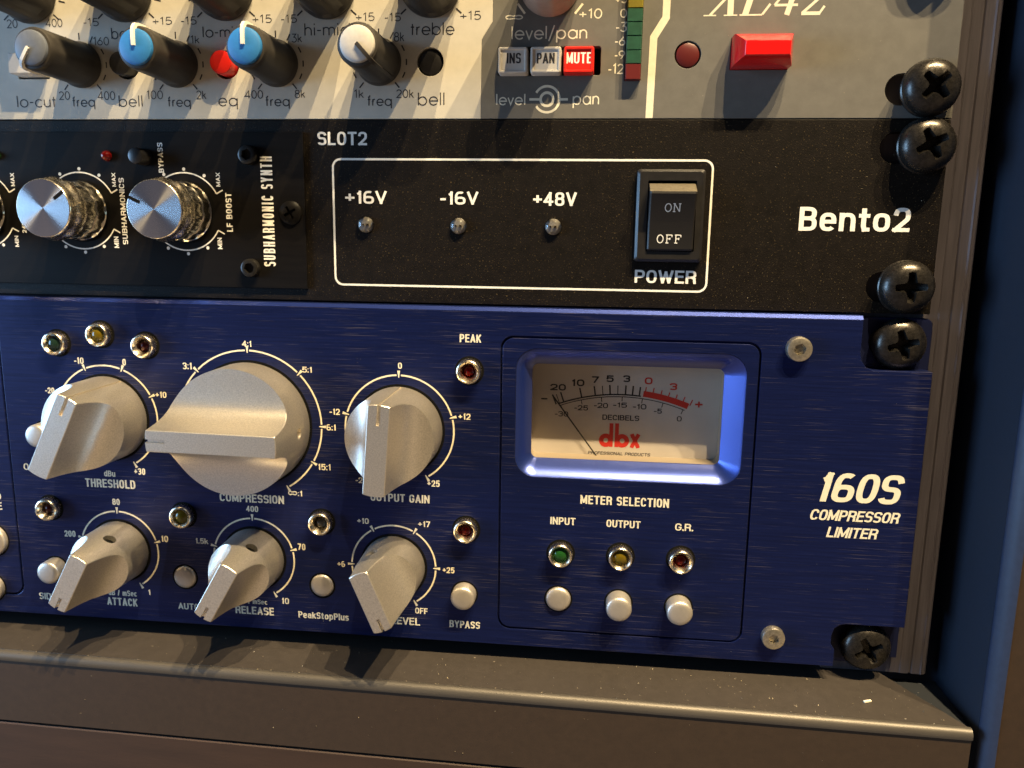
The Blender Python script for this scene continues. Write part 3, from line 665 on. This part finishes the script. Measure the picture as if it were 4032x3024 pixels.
for b, (s, x0, y0, x1, h), m in zip(ch, XL_BTN, (M_INKD, M_INKD, M_INKW)):
    bm = NB(); text(bm, s, x0, y0, x1, h, 2.70+INK, .17); part('lettering', bm, m, b)
ch[2]['label'] = 'red mute button'
bm = NB(); rbL = lambda dx0, dy0, dx1, dy1, z: [(-42.95+dx0, 55.3+dy0, z), (-30.1-dx1, 55.3+dy0, z), (-30.1-dx1, 62.1-dy1, z), (-42.95+dx0, 62.1-dy1, z)]
loft(bm, [rbL(0, 0, 0, 0, -2.5), rbL(.0, .0, .0, .0, 3.6), rbL(.25, .25, .25, .25, 4.4), rbL(1.9, 1.5, 1.1, 2.0, 6.8), rbL(2.1, 1.75, 1.3, 2.2, 6.95)])
b = part('push_button', bm, M_RBTN2, t, sharp=25, label='large glossy red bevelled button')
part('indicator_lamp', round_button(2.7, -.1, .25), M_DKRED, t, (-52.65, 58.62, 0), label='round dark red lamp beside the red button')
# stepped level meter
mt = None
for i, (y0, y1) in enumerate([(52.98, 56.38), (56.43, 59.36), (59.41, 62.4), (62.5, 65.4), (65.47, 68.36), (68.43, 71.4), (71.45, 74.4), (74.45, 77.4), (77.45, 80.4)]):
    bm = NB(); L = lambda d, z: [(-66.8+d, y0+d*.5, z), (-63.3-d, y0+d*.5, z), (-63.3-d, y1-d*.5, z), (-66.8+d, y1-d*.5, z)]
    loft(bm, [L(0, -2), L(0, 1.7), L(.2, 1.95)])
    m = M_METRED if i == 0 else (M_GREEN if i < 5 else M_YELLOW)
    if mt is None: mt = part('level_meter', bm, m, t)
    else: part('meter_window', bm, m, mt)
# ================================================================== black power chassis
t = thing('power_supply_panel', 'speckled black rack panel with white power box outline and rocker switch', 'power panel', (-80, .3, 0))
bm = NB()
plate(bm, [(XLT, .35), (XR-.1, .35), (XR-.1, 44.35), (XLT, 44.35)], [slot(-1.0, 38.1, 3.9, 3.5), slot(-1.2, 6.5, 3.9, 3.5), rr(-61, 13, -48.6, 31, .3)], -3, 0, .12); part('faceplate', bm, M_BLACKP, t, sharp=12)
bm = NB(); box(bm, -340, 1.5, -60, -8, 43.5, -3.2); part('chassis', bm, M_HOLE, t)
bm = NB()
for s, x0, y0, x1, h in BENTO: text(bm, s, x0, y0, x1, h, INK, .20)
o = rr(-137.3, 4.55, -45.5, 35.15, 2.0, 6); ribbon(bm, o, .5, INK, True)
part('white_lettering', bm, M_INKW, t)
for x, y in ((-129.2, 19.4), (-105.9, 19.38), (-82.65, 19.46)):
    bm = NB(); lathe(bm, [(2.05, -.6), (2.05, .3), (1.8, .85), (1.2, 1.25), (.5, 1.45), (0, 1.48)], 28); l = part('clear_led', bm, M_CLEAR, t, (x, y, 0))
    bm = NB(); lathe(bm, [(1.95, .01), (1.85, .06), (0, .05)], 24); part('led_base', bm, M_LEDB, l, (x, y, 0))
    bm = NB(); box(bm, -.95, -.24, .04, -.4, .24, .45); box(bm, .2, -.3, .04, .85, .3, .55); part('led_die', bm, M_CHROME, l, (x, y, 0))
bm = NB(); fr = [(rr(-63.1, 11.5, -47.1, 33.1, .8, 4), 0.02), (rr(-63.0, 11.6, -47.2, 33.0, .8, 4), 1.4), (rr(-62.4, 12.2, -47.8, 32.4, .7, 4), 2.0)]
inner = [(rr(-60.45, 14.0, -49.15, 30.4, .25, 4), 2.0), (rr(-60.45, 14.0, -49.15, 30.4, .25, 4), -3)]
loft(bm, [[(x, y, z) for x, y in p] for p, z in fr+inner], cap=False)
sw = part('rocker_switch', bm, M_SWITCH, t)
bm = NB()
# rocker: pressed at the bottom, the top edge stands proud
xa, xb = -60.15, -49.45
prof = [(14.2, -2), (14.2, 2.0), (14.6, 2.35), (21.0, 2.9), (27.2, 5.6), (27.7, 5.5), (29.7, 1.6), (30.2, -2)]
R1 = [(xa, y, z) for y, z in prof]; R2 = [(xa+.35, y, z+(.0 if z < 0 else .25)) for y, z in prof]; R3 = [(xb-.35, y, z+(.0 if z < 0 else .25)) for y, z in prof]; R4 = [(xb, y, z) for y, z in prof]
loft(bm, [R1, R2, R3, R4]); rk = part('rocker', bm, M_ROCKER, sw, sharp=25)
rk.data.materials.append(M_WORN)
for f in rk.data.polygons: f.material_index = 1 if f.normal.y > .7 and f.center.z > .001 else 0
bm = NB()
def rk_z(y): return (2.9+(y-21)/6.2*2.7 if y > 21 else 2.35+(y-14.6)/6.4*.55)+.25+.05
def seriftext(s, x, y, h, w):
    n = 0
    for c in s:
        lines = {'O': [arc(.5, .5, .42, 0, 360, 18, .5)], 'N': [[(.1, 0), (.1, 1)], [(.1, 1), (.85, 0)], [(.85, 0), (.85, 1)], [(-.08, 1), (.25, 1)], [(-.08, 0), (.28, 0)], [(.68, 1), (1.02, 1)]],
                 'F': [[(.2, 0), (.2, 1)], [(.05, 1), (.9, 1)], [(.9, 1), (.9, .74)], [(.2, .52), (.62, .52)], [(.62, .66), (.62, .38)], [(.02, 0), (.45, 0)]]}[c]
        for ln in lines:
            n += 1; before = len(bm.verts); ribbon(bm, [(x+px*w, y+py*h) for px, py in ln], .22, .003*(n % 5))
        x += w*1.25
    for v in bm.verts: v.co.z = v.co.z if v.co.z > 1 else rk_z(v.co.y)+v.co.z
seriftext('ON', -56.6, 23.2, 1.75, 1.65); seriftext('OFF', -58.0, 16.0, 1.85, 1.65)
part('lettering', bm, M_INKW, rk, keep=True)
# ================================================================== slotted synth module
t = thing('synth_module', 'black module with chrome knobs plugged into the left of the black panel', 'audio module', (-200, 3.2, 0))
bm = NB(); plate(bm, [(XLT, 3.3), (-144.4, 3.3), (-144.4, 41.45), (XLT, 41.45)], [], .05, .8, .08); part('faceplate', bm, M_MODULE, t, sharp=12)
MZ = .8+INK
bm = NB()
for s, xy, ya, yb, h in MODT: text(bm, s, ya, 0, yb, h, MZ, .22 if h < 2 else .15, rot=True, xy=xy, gap=.35 if h < 2 else .55)
KN = [(-175.73, 22.05), (-203.68, 22.0), (-231.63, 21.95)]
for cx, cy in KN:
    pts = [(cx+11.5*math.cos(math.radians(28)), cy+11.5*math.sin(math.radians(28)))]+arc(cx, cy, 9.6, 28, 332, 50)+[(cx+11.5*math.cos(math.radians(-28)), cy+11.5*math.sin(math.radians(-28)))]
    ribbon(bm, pts[1:-1], .34, MZ); ribbon(bm, pts[:2], .34, MZ+.004); ribbon(bm, pts[-2:], .34, MZ+.004)
    for i in range(1, 10): a = math.radians(28+30.4*i); sheet(bm, circ(cx+10.45*math.cos(a), cy+10.45*math.sin(a), .42, 14), MZ)
part('white_lettering', bm, M_INKW, t)
def ck_body():
    bm = NB()
    def mod(i, z):
        if 1.2 < z < 8.2: return 1-.035*((i % 5) in (0, 1))
        return 1
    lathe(bm, [(7.35, .05), (7.45, .3), (7.45, 1.0), (7.25, 1.3), (7.15, 4.0), (6.85, 4.2), (6.85, 4.7), (7.1, 4.9), (7.0, 8.0), (6.6, 8.6)], 60, mod=mod); return bm
def ck_cap():
    bm = NB()
    mod = lambda i, z: 1-.03*(.5+.5*math.cos(2*math.pi*i*10/80)) if 8.4 < z < 11.8 else 1
    lathe(bm, [(6.5, 8.5), (7.55, 9.0), (7.7, 10.0), (7.55, 11.2), (7.1, 11.9), (6.95, 12.6), (6.95, 13.9), (6.8, 14.3), (6.7, 14.38)], 80, mod=mod); return bm
def ck_top():
    bm = NB(); lathe(bm, [(6.72, 14.2), (6.68, 14.40), (3, 14.44), (0, 14.45)], 80); return bm
A1, A2, A3 = tomesh('knob', ck_body(), 25), tomesh('collar', ck_cap(), 40), tomesh('top_disc', ck_top())
bm = NB(); box(bm, 3.8, -.38, 14.40, 6.75, .38, 14.50); A4 = tomesh('pointer', bm)
for (cx, cy), a in zip(KN, (156, 36, 60)):
    k = link('knob', A1, M_KNURL, t, (cx, cy, .8)); link('collar', A2, M_CHROME, k, (cx, cy, .8)); link('top_disc', A3, M_SPUN, k, (cx, cy, .8)); link('pointer', A4, M_HOLE, k, (cx, cy, .8), a)
    bm = NB(); sheet(bm, circ(cx, cy, 7.9), MZ-.01); part('knob_hole', bm, M_HOLE, k)
def dome_led(r, h): bm = NB(); lathe(bm, [(r, .6), (r, h*.5), (r*.85, h*.8), (r*.45, h), (0, h*1.05)], 24); return bm
part('led', dome_led(1.3, 2.3), M_LRED, t, (-195.6, 35.6, 0), label='small red led')
part('led', dome_led(1.15, 2.0), M_LGREEN, t, (-225.7, 35.6, 0), label='small green led at the left edge')
bm = NB(); lathe(bm, [(2.0, .5), (2.0, 4.6), (1.9, 5.0), (1.6, 5.15), (0, 5.2)], 32); b = part('push_button', bm, M_SWITCH, t, (-185.6, 35.3, 0))
bm = NB(); sheet(bm, circ(-185.6, 35.3, 2.35), MZ-.01); part('button_hole', bm, M_HOLE, b)
def hexbolt(r, h, hx, m, parent, at, rz=0, depth=1.2, name='hex_bolt'):
    bm = NB(); lathe(bm, [(r, 0), (r, h-.5), (r-.15, h-.15), (r-.5, h), (0, h)], 36); me = tomesh('b', bm)
    c = NB(); prism(c, [(hx*math.cos(math.radians(60*i)), hx*math.sin(math.radians(60*i))) for i in range(6)], h-depth, h+1)
    return part(name, boolean_cut(me, c), m, parent, at, rz, 30)
hexbolt(2.35, 1.7, 1.35, M_BHEX, t, (-158.3, 35.9, .8), 20); hexbolt(2.3, 1.7, 1.35, M_BHEX, t, (-158.9, 8.3, .8), 10)
bm = NB(); lathe(bm, [(2.9, 0), (2.9, .25), (2.3, .75), (1.2, 1.0), (0, 1.05)], 36); me = tomesh('b', bm)
c = NB(); prism(c, [(x, y) for i in range(4) for x, y in ((1.7*math.cos(math.radians(90*i-10)), 1.7*math.sin(math.radians(90*i-10))), (1.7*math.cos(math.radians(90*i+10)), 1.7*math.sin(math.radians(90*i+10))), (.5*math.cos(math.radians(90*i+45)), .5*math.sin(math.radians(90*i+45))))], .25, 2)
part('cross_screw', boolean_cut(me, c), M_MODULE, t, (-148.1, 22.1, .8), 30)
# ================================================================== blue compressor
t = thing('compressor_limiter', 'brushed blue two unit compressor with silver pointer knobs and a needle meter', 'compressor', (-110, -88.5, 4))
DZ = 4.0
bm = NB()
body = [(XLT, -88.5), (-9.3, -88.5), (-9.3, -84.0), (-10.3, -82.5), (-10.3, -80.2), (-9.8, -78.3), (-8.6, -77.3), (-7.2, -76.95), (6.9, -76.95), (6.9, -12.85), (-6.4, -12.85), (-8.2, -12.1), (-9.3, -10.6), (-9.65, -8.6), (-9.65, -.95), (XLT, -.95)]
MW = rr(-90.75, -42.45, -35.25, -9.95, 5.2, 8)
PR = rr(-94.65, -83.9, -32.15, -6.9, 3.2, 8)
LR = rr(-330, -83.3, -227.5, -6.9, 3.2, 8)
plate(bm, body, [PR, LR], 3.0, DZ, .14)
g = .5
PRi = rr(-94.65+g, -83.9+g, -32.15-g, -6.9-g, 2.8, 8); LRi = rr(-330+g, -83.3+g, -227.5-g, -6.9-g, 2.8, 8)
plate(bm, PRi, [MW], 3.0, DZ, .14); plate(bm, LRi, [], 3.0, DZ, .14)
plate(bm, body, [MW], -.6, 3.0, .02)
part('faceplate', bm, M_BLUE, t, sharp=12)
bm = NB(); sec = [(-.95, 3.0), (-.10, 3.0), (-.10, 3.15), (-.93, 3.98), (-.95, 3.98)]
loft(bm, [[(XLT, y, z) for y, z in sec], [(-9.65, y, z) for y, z in sec]]); sec = [(-.95, -.6), (-.10, -.6), (-.10, 2.98), (-.95, 2.98)]
loft(bm, [[(XLT, y, z) for y, z in sec], [(-9.65, y, z) for y, z in sec]]); part('top_bevel', bm, M_BLUEBEV, t)
bm = NB(); plate(bm, [(XLT, -88.4), (-9.0, -88.4), (-9.0, -89.4), (-4, -89.4), (-4, -87.5), (7.6, -87.5), (7.6, -1.6)]+arc(5.9, -2.4, 1.7, 0, 90, 6)+[(XLT, -.6)], [rr(-93.5, -45.5, -32.5, -7, 1), slot(-1.0, -6.5, 2.2, 3.4), slot(-1.2, -83.6, 2.2, 3.4)], -3, -.65, .1); part('rack_ears', bm, M_BLUEDK, t, sharp=12)
bm = NB()
part_of = lambda x, y: 0 if x < -96 else 1
bm2 = NB(); bm3 = NB()
for s, x0, y0, x1, h in DBX:
    tg = bm if x0 < -96 else bm2; z_ = DZ+INK
    if '@' in s:
        stroke_text(bm, '@', x0-.1, y0+.22, x0+2.15, 1.55, z_, .27); s = ':1'; x0 += 2.45
    text(tg, s, x0, y0, x1, h, z_, .20, gap=.26)
for s, x0, y0, x1, h in DBXI: text(bm3, s, x0-.22*h*.15-(1.2 if s == '160S' else 0), y0, x1-.22*h*.8, h, DZ+INK, .20 if s != '160S' else .20, shear=.20, gap=.16)
part('meter_legend', bm2, M_INKL, t); part('model_lettering', bm3, M_INKL, t)
def dial(cx, cy, r, a0, a1, marks):
    ms = sorted(marks); gap = math.degrees(.55/r); edges = [a0]
    segs = []; cur = a0
    for m in ms:
        if m-gap > cur+1: segs.append((cur, m-gap))
        cur = m+gap
    if cur < a1-1: segs.append((cur, a1))
    for s0, s1 in segs: ribbon(bm, arc(cx, cy, r, s0, s1, max(3, int((s1-s0)/5))), .42, DZ+INK)
    for m in ms:
        c, s = math.cos(math.radians(m)), math.sin(math.radians(m)); f = lambda q, w: (cx+q*c-w*s, cy+q*s+w*c)
        sheet(bm, [f(r-.65, .10), f(r-.65, -.10), f(r+1.15, -.36), f(r+1.15, .36)], DZ+INK)
DIALS = [(-198.95, -31.46, 14.0, [-61, -17, 26, 69, 112, 155, 198, 241]), (-159.8, -31.6, 19.2, [-60, -30, 0, 45, 89.5, 135, 180, 210, 240]), (-120.3, -31.6, 14.05, [-60, 15, 90, 165, 240]),
         (-198.27, -68.3, 11.05, [-61, 15, 90, 164, 241]), (-160.31, -68.4, 11.13, [-61, 15, 90, 165, 241]), (-122.2, -68.4, 11.2, [-60, 0, 60, 119, 180, 240])]
for cx, cy, r, mk in DIALS: dial(cx, cy, r, mk[0], mk[-1], mk)
part('cream_lettering', bm, M_INKL, t)
# pointer knobs: a turned cylinder with two concave scoops that leave a bar across the top
def pointer_knob(Rb, Rt, H, w, hl, notch, hole, side=True, sc=1.):
    def rz(z): return Rb+(Rt-Rb)*z/H
    vm = rz(hl)
    def f(v):
        v = abs(v)
        if v <= w/2: return H
        d = max(0., v-w/2)*sc; return hl+(H-hl)*(.70*math.exp(-d/1.1)+.30*math.exp(-d/3.6))
    vs = [w/2*i/3 for i in range(4)]+[w/2+q*(vm-w/2)/8 for q in (.40, .75, 1.15, 1.6, 2.1, 2.7, 3.4, 4.2)]
    last = vs[-1]; vs += [last+(vm*.9995-last)*math.sin(math.pi/2*i/10) for i in range(1, 11)]
    vs = [-v for v in vs[:0:-1]]+vs
    bm = NB(); M_ = 14; rows = []
    for v in vs:
        z = f(v); R_ = rz(z); U = math.sqrt(max(1e-6, R_*R_-v*v)); rows.append([bm.verts.new((-U+2*U*i/M_, v, z)) for i in range(M_+1)])
    for A, B in zip(rows, rows[1:]):
        for i in range(M_): bm.faces.new((A[i], A[i+1], B[i+1], B[i]))
    loop = rows[0][:]+[r[-1] for r in rows[1:]]+rows[-1][-2::-1]+[r[0] for r in rows[-2:0:-1]]
    low = []
    for p in loop:
        a = math.atan2(p.co.y, p.co.x); low.append(bm.verts.new((Rb*math.cos(a), Rb*math.sin(a), 0)))
    n = len(loop)
    for i in range(n): bm.faces.new((loop[i], low[i], low[(i+1) % n], loop[(i+1) % n]))
    bm.faces.new(low)
    bmesh.ops.recalc_face_normals(bm, faces=bm.faces)
    bmesh.ops.bevel(bm, geom=[e for e in bm.edges if len(e.link_faces) == 2 and e.calc_face_angle(0) > math.radians(28) and min(v.co.z for v in e.verts) > 1 and max(abs(v.co.y) for v in e.verts) < w/2+(vm-w/2)*.3], offset=.17, segments=1, affect='EDGES', clamp_overlap=True)
    me = tomesh('k', bm)
    cuts = []
    c = NB(); cuts.append(c); nw = .42
    box(c, Rt-notch, -nw, H-.7, Rt+3, nw, H+2)
    if side:
        c = NB(); cuts.append(c); q = .32; loft(c, [[(Rb-.35, -q, .4), (Rb+2, -q, .4), (Rb+2, q, .4), (Rb-.35, q, .4)], [(Rt-.35, -q, H-.5), (Rt+2, -q, H-.5), (Rt+2, q, H-.5), (Rt-.35, q, H-.5)]])
    if hole:
        lo = []; hi = []
        for i in range(20):
            a = 2*math.pi*i/20; lo.append((-Rb-3, hole[1]*math.cos(a), hole[0]+hole[1]*math.sin(a))); hi.append((-Rt+2.6, hole[1]*math.cos(a), hole[0]+hole[1]*math.sin(a)))
        c = NB(); cuts.append(c); loft(c, [lo, hi])
    for c in cuts: me = tomesh('knob', boolean_cut(me, c), 30)
    return me
KM = pointer_knob(11.15, 10.85, 21.3, 5.2, 9.6, 4.9, None)
KL = pointer_knob(16.1, 15.9, 21.3, 5.2, 10.0, 4.9, (7.0, 1.4), sc=.9)
KS = pointer_knob(8.35, 7.75, 21.5, 4.8, 8.0, 3.4, (9.3, 1.6), sc=1.1)
for cx, cy, me, a, R_, lab in [(-198.95, -31.46, KM, 63.7, 11.15, 'silver threshold knob pointing up to the right'), (-159.8, -31.6, KL, 179.2, 16.1, 'largest silver knob pointing left'), (-120.3, -31.6, KM, 85.5, 11.15, 'silver output gain knob pointing up'),
                  (-198.27, -68.35, KS, -118, 8.35, None), (-160.31, -68.4, KS, -119.6, 8.35, None), (-122.2, -68.4, KS, -66.9, 8.35, 'silver knob pointing down to the right')]:
    k = link('pointer_knob', me, M_ALU, t, (cx, cy, DZ+.25), a)
    if lab: k['label'] = lab
    hz, hr = {KS: (9.3, 1.6), KL: (7.0, 1.4)}.get(me, (0, 0))
    if hz:      # grub screw plug in the skirt hole; small knobs' is painted black as shade
        bm = NB(); q = R_-1.5; lo = [(-q, hr*math.cos(2*math.pi*i/20), hz+hr*math.sin(2*math.pi*i/20)) for i in range(20)]
        loft(bm, [lo, [(-q+.5, y, z) for _, y, z in lo]]); part('screw_shade_plug', bm, M_HOLE if me is KS else M_HEX, k, (cx, cy, DZ+.25))
    bm = NB(); ribbon(bm, ring(0, 0, R_+.25, 48), .75, .015-.25, True); part('knob_gap', bm, M_HOLE, k, (cx, cy, DZ+.25))
# push buttons
BT = [(-78.9, -74.7, 3.2, .9, 0), (-63.5, -74.7, 3.2, 4.6, 0), (-48.4, -74.95, 3.2, 4.2, 0), (-103.4, -74.9, 3.15, 3.4, 0), (-141.7, -75.0, 3.15, .5, 0), (-180.0, -74.9, 3.15, .6, 0), (-217.3, -74.6, 3.15, 3.8, 0), (-216.8, -36.3, 3.1, 4.0, 0), (-235.4, -67.3, 4.5, 1.6, 0), (-237.2, -81.3, 3.9, 1.6, 0)]
for x, y, r, h, _ in BT:
    bm = NB(); lathe(bm, [(r, -.5), (r, h-.6), (r-.15, h-.25), (r-.5, h), (r*.6, h+.18), (0, h+.25)], 40); b = part('push_button', bm, M_BTN, t, (x, y, DZ))
    bm = NB(); ribbon(bm, ring(0, 0, r+.2, 40), .5, .012, True); part('button_gap', bm, M_HOLE, b, (x, y, DZ))
def bz():
    bm = NB(); lathe(bm, [(3.15, .02), (3.12, 1.4), (3.0, 2.15), (2.8, 2.45), (2.5, 2.5), (2.25, 2.25), (1.75, 1.2), (1.45, .6), (1.4, .2)], 40, close=False); return bm
def ls():
    bm = NB(); lathe(bm, [(1.45, .15), (1.3, .75), (.95, 1.2), (.45, 1.45), (0, 1.52)], 28); return bm
def ls2():
    bm = NB(); lathe(bm, [(2.0, .9), (1.9, 1.5), (1.4, 2.0), (.7, 2.3), (0, 2.38)], 28); return bm
BZ, LS, LS2 = tomesh('indicator', bz(), 50), tomesh('lens', ls()), tomesh('lens', ls2())
for x, y, m, big in [(-78.6, -62.28, M_LGREEN, 1), (-63.5, -62.2, M_LYELL, 1), (-48.5, -62.2, M_LRED, 0), (-102.4, -15.9, M_LRED, 0), (-103.0, -57.2, M_LRED, 0), (-141.3, -57.2, M_LGREY, 0), (-179.3, -57.3, M_LYELL, 1), (-211.0, -11.9, M_LDGREEN, 1), (-198.8, -9.3, M_LYELL, 1), (-186.7, -11.9, M_LDRED, 0), (-217.3, -57.15, M_LDRED, 0)]:
    b = link('indicator', BZ, M_CHROME, t, (x, y, DZ)); lm = (LS2 if big else LS).copy(); lm.materials.clear(); lm.materials.append(m); link('lens', lm, None, b, (x, y, DZ))
    bm = NB(); ribbon(bm, ring(0, 0, 3.4, 40), .55, .012, True); part('indicator_gap', bm, M_HOLE, b, (x, y, DZ))
hexbolt(2.95, 2.0, 1.45, M_HEX, t, (-23.95, -8.1, DZ), 15); hexbolt(2.85, 1.9, 1.35, M_HEX, t, (-24.7, -81.3, DZ), 40)
# needle meter
bm = NB(); FX = (-87.0, -38.5, -39.9, -14.1)
mo = [(x, y, 3.86) for x, y in rr(-90.7, -42.4, -35.3, -10.0, 5.15, 8)]; mo2 = [(x, y, 3.6) for x, y in rr(-90.3, -42.0, -35.7, -10.4, 4.9, 8)]; mi = [(x, y, .2) for x, y in rr(FX[0], FX[1], FX[2], FX[3], 1.6, 8)]; mi2 = [(x, y, -.5) for x, y in rr(FX[0], FX[1], FX[2], FX[3], 1.6, 8)]
loft(bm, [mo, mo2, mi, mi2], cap=False); mtr = part('needle_meter', bm, M_BLUEBEV, t, sharp=50)
CZ = -7.0
bm = NB(); box(bm, -91, -44, CZ-1, -35, -10, CZ); part('meter_card', bm, M_FACE, mtr)
bm = NB(); wl = rr(FX[0]-.4, FX[1]-.4, FX[2]+.4, FX[3]+.4, 1.6, 8); loft(bm, [[(x, y, -.5) for x, y in wl], [(x, y, CZ+.01) for x, y in wl]], cap=False); part('meter_case', bm, M_MWALL, mtr)
bm = NB(); sheet(bm, wl, -.45); part('glass', bm, M_GLASS, mtr)
FZ = CZ+INK
def card(b):      # the print is set out in window size; the card itself lies deeper and is a little larger
    for v in b.verts: v.co.x = -63.5+(v.co.x+63.5)*1.036+.33; v.co.y = -26+(v.co.y+26)*1.036-1.48
    return b
bm = NB()
for s, x0, y0, x1, h in FACE:
    if s == '-': ribbon(bm, [(x0, y0+.3), (x1, y0+.3)], .34, FZ); continue
    text(bm, s, x0, y0, x1, h, FZ, .25 if h > 1.4 else .20, shear=0 if h > 1 else .18)
def circ3(p, q, r):
    (ax, ay), (bx, by), (cx, cy) = p, q, r; d = 2*(ax*(by-cy)+bx*(cy-ay)+cx*(ay-by))
    ux = ((ax*ax+ay*ay)*(by-cy)+(bx*bx+by*by)*(cy-ay)+(cx*cx+cy*cy)*(ay-by))/d; uy = ((ax*ax+ay*ay)*(cx-bx)+(bx*bx+by*by)*(ax-cx)+(cx*cx+cy*cy)*(bx-ax))/d
    return ux, uy, math.hypot(ax-ux, ay-uy)
ax_, ay_, ar = circ3((-79.74, -24.58), (-64.66, -21.89), (-49.09, -24.77))
ang = lambda p: math.degrees(math.atan2(p[1]-ay_, p[0]-ax_))
ribbon(bm, arc(ax_, ay_, ar, ang((-79.9, -24.6)), ang((-49.0, -24.8)), 40), .20, FZ)
ribbon(bm, arc(ax_, ay_, ar+.55, ang((-80.4, -24.2)), ang((-59.9, -21.8)), 30), .34, FZ)
TK = [(-81.85, -21.9), (-80.9, -21.8), (-79.83, -21.23), (-75.08, -19.98), (-71.49, -19.42), (-69.49, -19.26), (-67.63, -19.0), (-65.63, -19.05), (-63.63, -18.98), (-61.83, -19.06), (-60.06, -19.3)]
def rad(b, p, r0, w, z):
    a = math.radians(ang(p)); ribbon(b, [(ax_+r0*math.cos(a), ay_+r0*math.sin(a)), p], w, z)
for i, p in enumerate(TK): rad(bm, p, ar+.6, .19 if i in (1, 5, 7) else .36, FZ+.003)
for p in [(-79.28, -25.67), (-74.38, -24.15), (-69.49, -23.33), (-64.47, -23.0), (-59.6, -23.39), (-54.64, -24.27), (-49.83, -25.76)]: rad(bm, p, ar-.05, .2, FZ+.003)
part('dark_scale', card(bm), M_INKD, mtr)
bm = NB()
for s, x0, y0, x1, h in FACER:
    if s == '+': ribbon(bm, [(x0, y0+.75), (x1, y0+.75)], .42, FZ); ribbon(bm, [((x0+x1)/2, y0), ((x0+x1)/2, y0+1.5)], .42, FZ+.003); continue
    text(bm, s, x0, y0, x1, h, FZ, .24)
ribbon(bm, arc(ax_, ay_, ar+1.25, ang((-59.3, -21)), ang((-48.2, -23.7)), 24), 1.5, FZ)
for p in [(-58.64, -19.25), (-56.71, -19.42), (-54.73, -19.93), (-52.84, -20.37), (-50.98, -20.89), (-49.07, -21.4), (-47.2, -22.07)]: rad(bm, p, ar+1.6, .26, FZ+.003)
# the red lower case logo
ribbon(bm, ring(-68.15, -33.2, 1.17, 28), 1.15, FZ+.003, True); ribbon(bm, [(-66.85, -34.85), (-66.85, -28.75)], .95, FZ+.006)
ribbon(bm, ring(-64.05, -33.2, 1.17, 28), 1.15, FZ+.003, True); ribbon(bm, [(-65.45, -34.85), (-65.45, -28.72)], .95, FZ+.006)
ribbon(bm, [(-62.0, -31.95), (-61.5, -31.75), (-60.85, -33.1), (-60.2, -34.45), (-59.7, -34.3)], .95, FZ+.003); ribbon(bm, [(-59.75, -31.95), (-60.2, -31.75), (-60.85, -33.1), (-61.5, -34.45), (-62.0, -34.3)], .95, FZ+.006)
part('red_scale', card(bm), M_INKR, mtr)
bm = NB(); a = Vector((-81.8, -21.9)); b = Vector((-69.4, -38.45)); ribbon(bm, [a, b], .36, FZ+1.0); part('needle', card(bm), M_NEEDLE, mtr)
# ================================================================== crumbs and dust
def bit(name, pts, y, th, m, label, cat):
    bm = NB(); loft(bm, [[(x, y, z) for x, z in pts], [(x+.05, y+th, z) for x, z in pts]])
    o = part(name, bm, m, None); o.matrix_world = RX; o['label'] = label; o['category'] = cat; return o
bit('white_crumb', [(-4.0, 11.6), (-2.2, 11.0), (-2.0, 11.5), (-3.8, 12.2)], -93.05, .35, M_CRUMB, 'small oblong white crumb lying on the taupe ledge near its right end', 'crumb')
bm = NB(); loft(bm, [[(7.6, -95.9, 1.0), (8.0, -95.9, 1.0), (8.0, -95.6, 1.0), (7.6, -95.6, 1.0)], [(9.2, -95.9, 5.2), (9.5, -95.9, 5.2), (9.5, -95.7, 5.2), (9.2, -95.7, 5.2)]])
o = part('red_sliver', bm, M_THREAD, None); o.matrix_world = RX; o['label'] = 'thin red sliver in the gap between the ledge and the navy side board'; o['category'] = 'sliver'
bm = NB(); plate(bm, [(2, 0), (19.9, 0), (19.9, -21), (2, -21)], [], -1, 1, .1)
for v in bm.verts: v.co = Vector((v.co.x, -97.2+v.co.z, -v.co.y-6))
o = part('gap_floor', bm, M_LINT, None); o.matrix_world = RX; o['label'] = 'dusty grey strip at the bottom of the gap beside the ledge end'; o['category'] = 'filler strip'
rnd = random.Random(3); bm = NB()
def speck(x, y, z, s, up):
    d = [Vector((rnd.uniform(-1, 1), rnd.uniform(-1, 1), rnd.uniform(-1, 1)))*s for _ in range(4)]
    vs = [bm.verts.new(Vector((x, y, z))+q) for q in d]
    for f in ((0, 1, 2), (0, 1, 3), (0, 2, 3), (1, 2, 3)): bm.faces.new([vs[i] for i in f])
for i in range(150):
    x = rnd.uniform(-235, 14) if rnd.random() < .5 else rnd.uniform(-70, 14); speck(x, -93.0, rnd.uniform(2, lipz(x)-1.5), rnd.choice((.08, .12, .12, .2)), 1)
for i in range(60): x = rnd.uniform(-235, 14); speck(x, -93.0, lipz(x)-.8, rnd.choice((.08, .12, .16)), 1)
for i in range(40): x = rnd.uniform(-235, 14); speck(x, rnd.uniform(-112, -96), lipz(x)+.35, .12, 0)
for i in range(160): speck(rnd.uniform(-230, 4), rnd.uniform(1, 43), .04 if rnd.random() < .5 else .1, rnd.choice((.05, .07, .10)), 0)
for i in range(120): speck(rnd.uniform(-230, 4), rnd.uniform(-87, -2), 4.03, rnd.choice((.05, .07, .10)), 0)
for i in range(90): speck(rnd.uniform(-225, 2), rnd.uniform(46, 70), .03, rnd.choice((.05, .07, .09)), 0)
o = part('dust', bm, M_DUST, None, sharp=10); o.matrix_world = RX; o['kind'] = 'stuff'
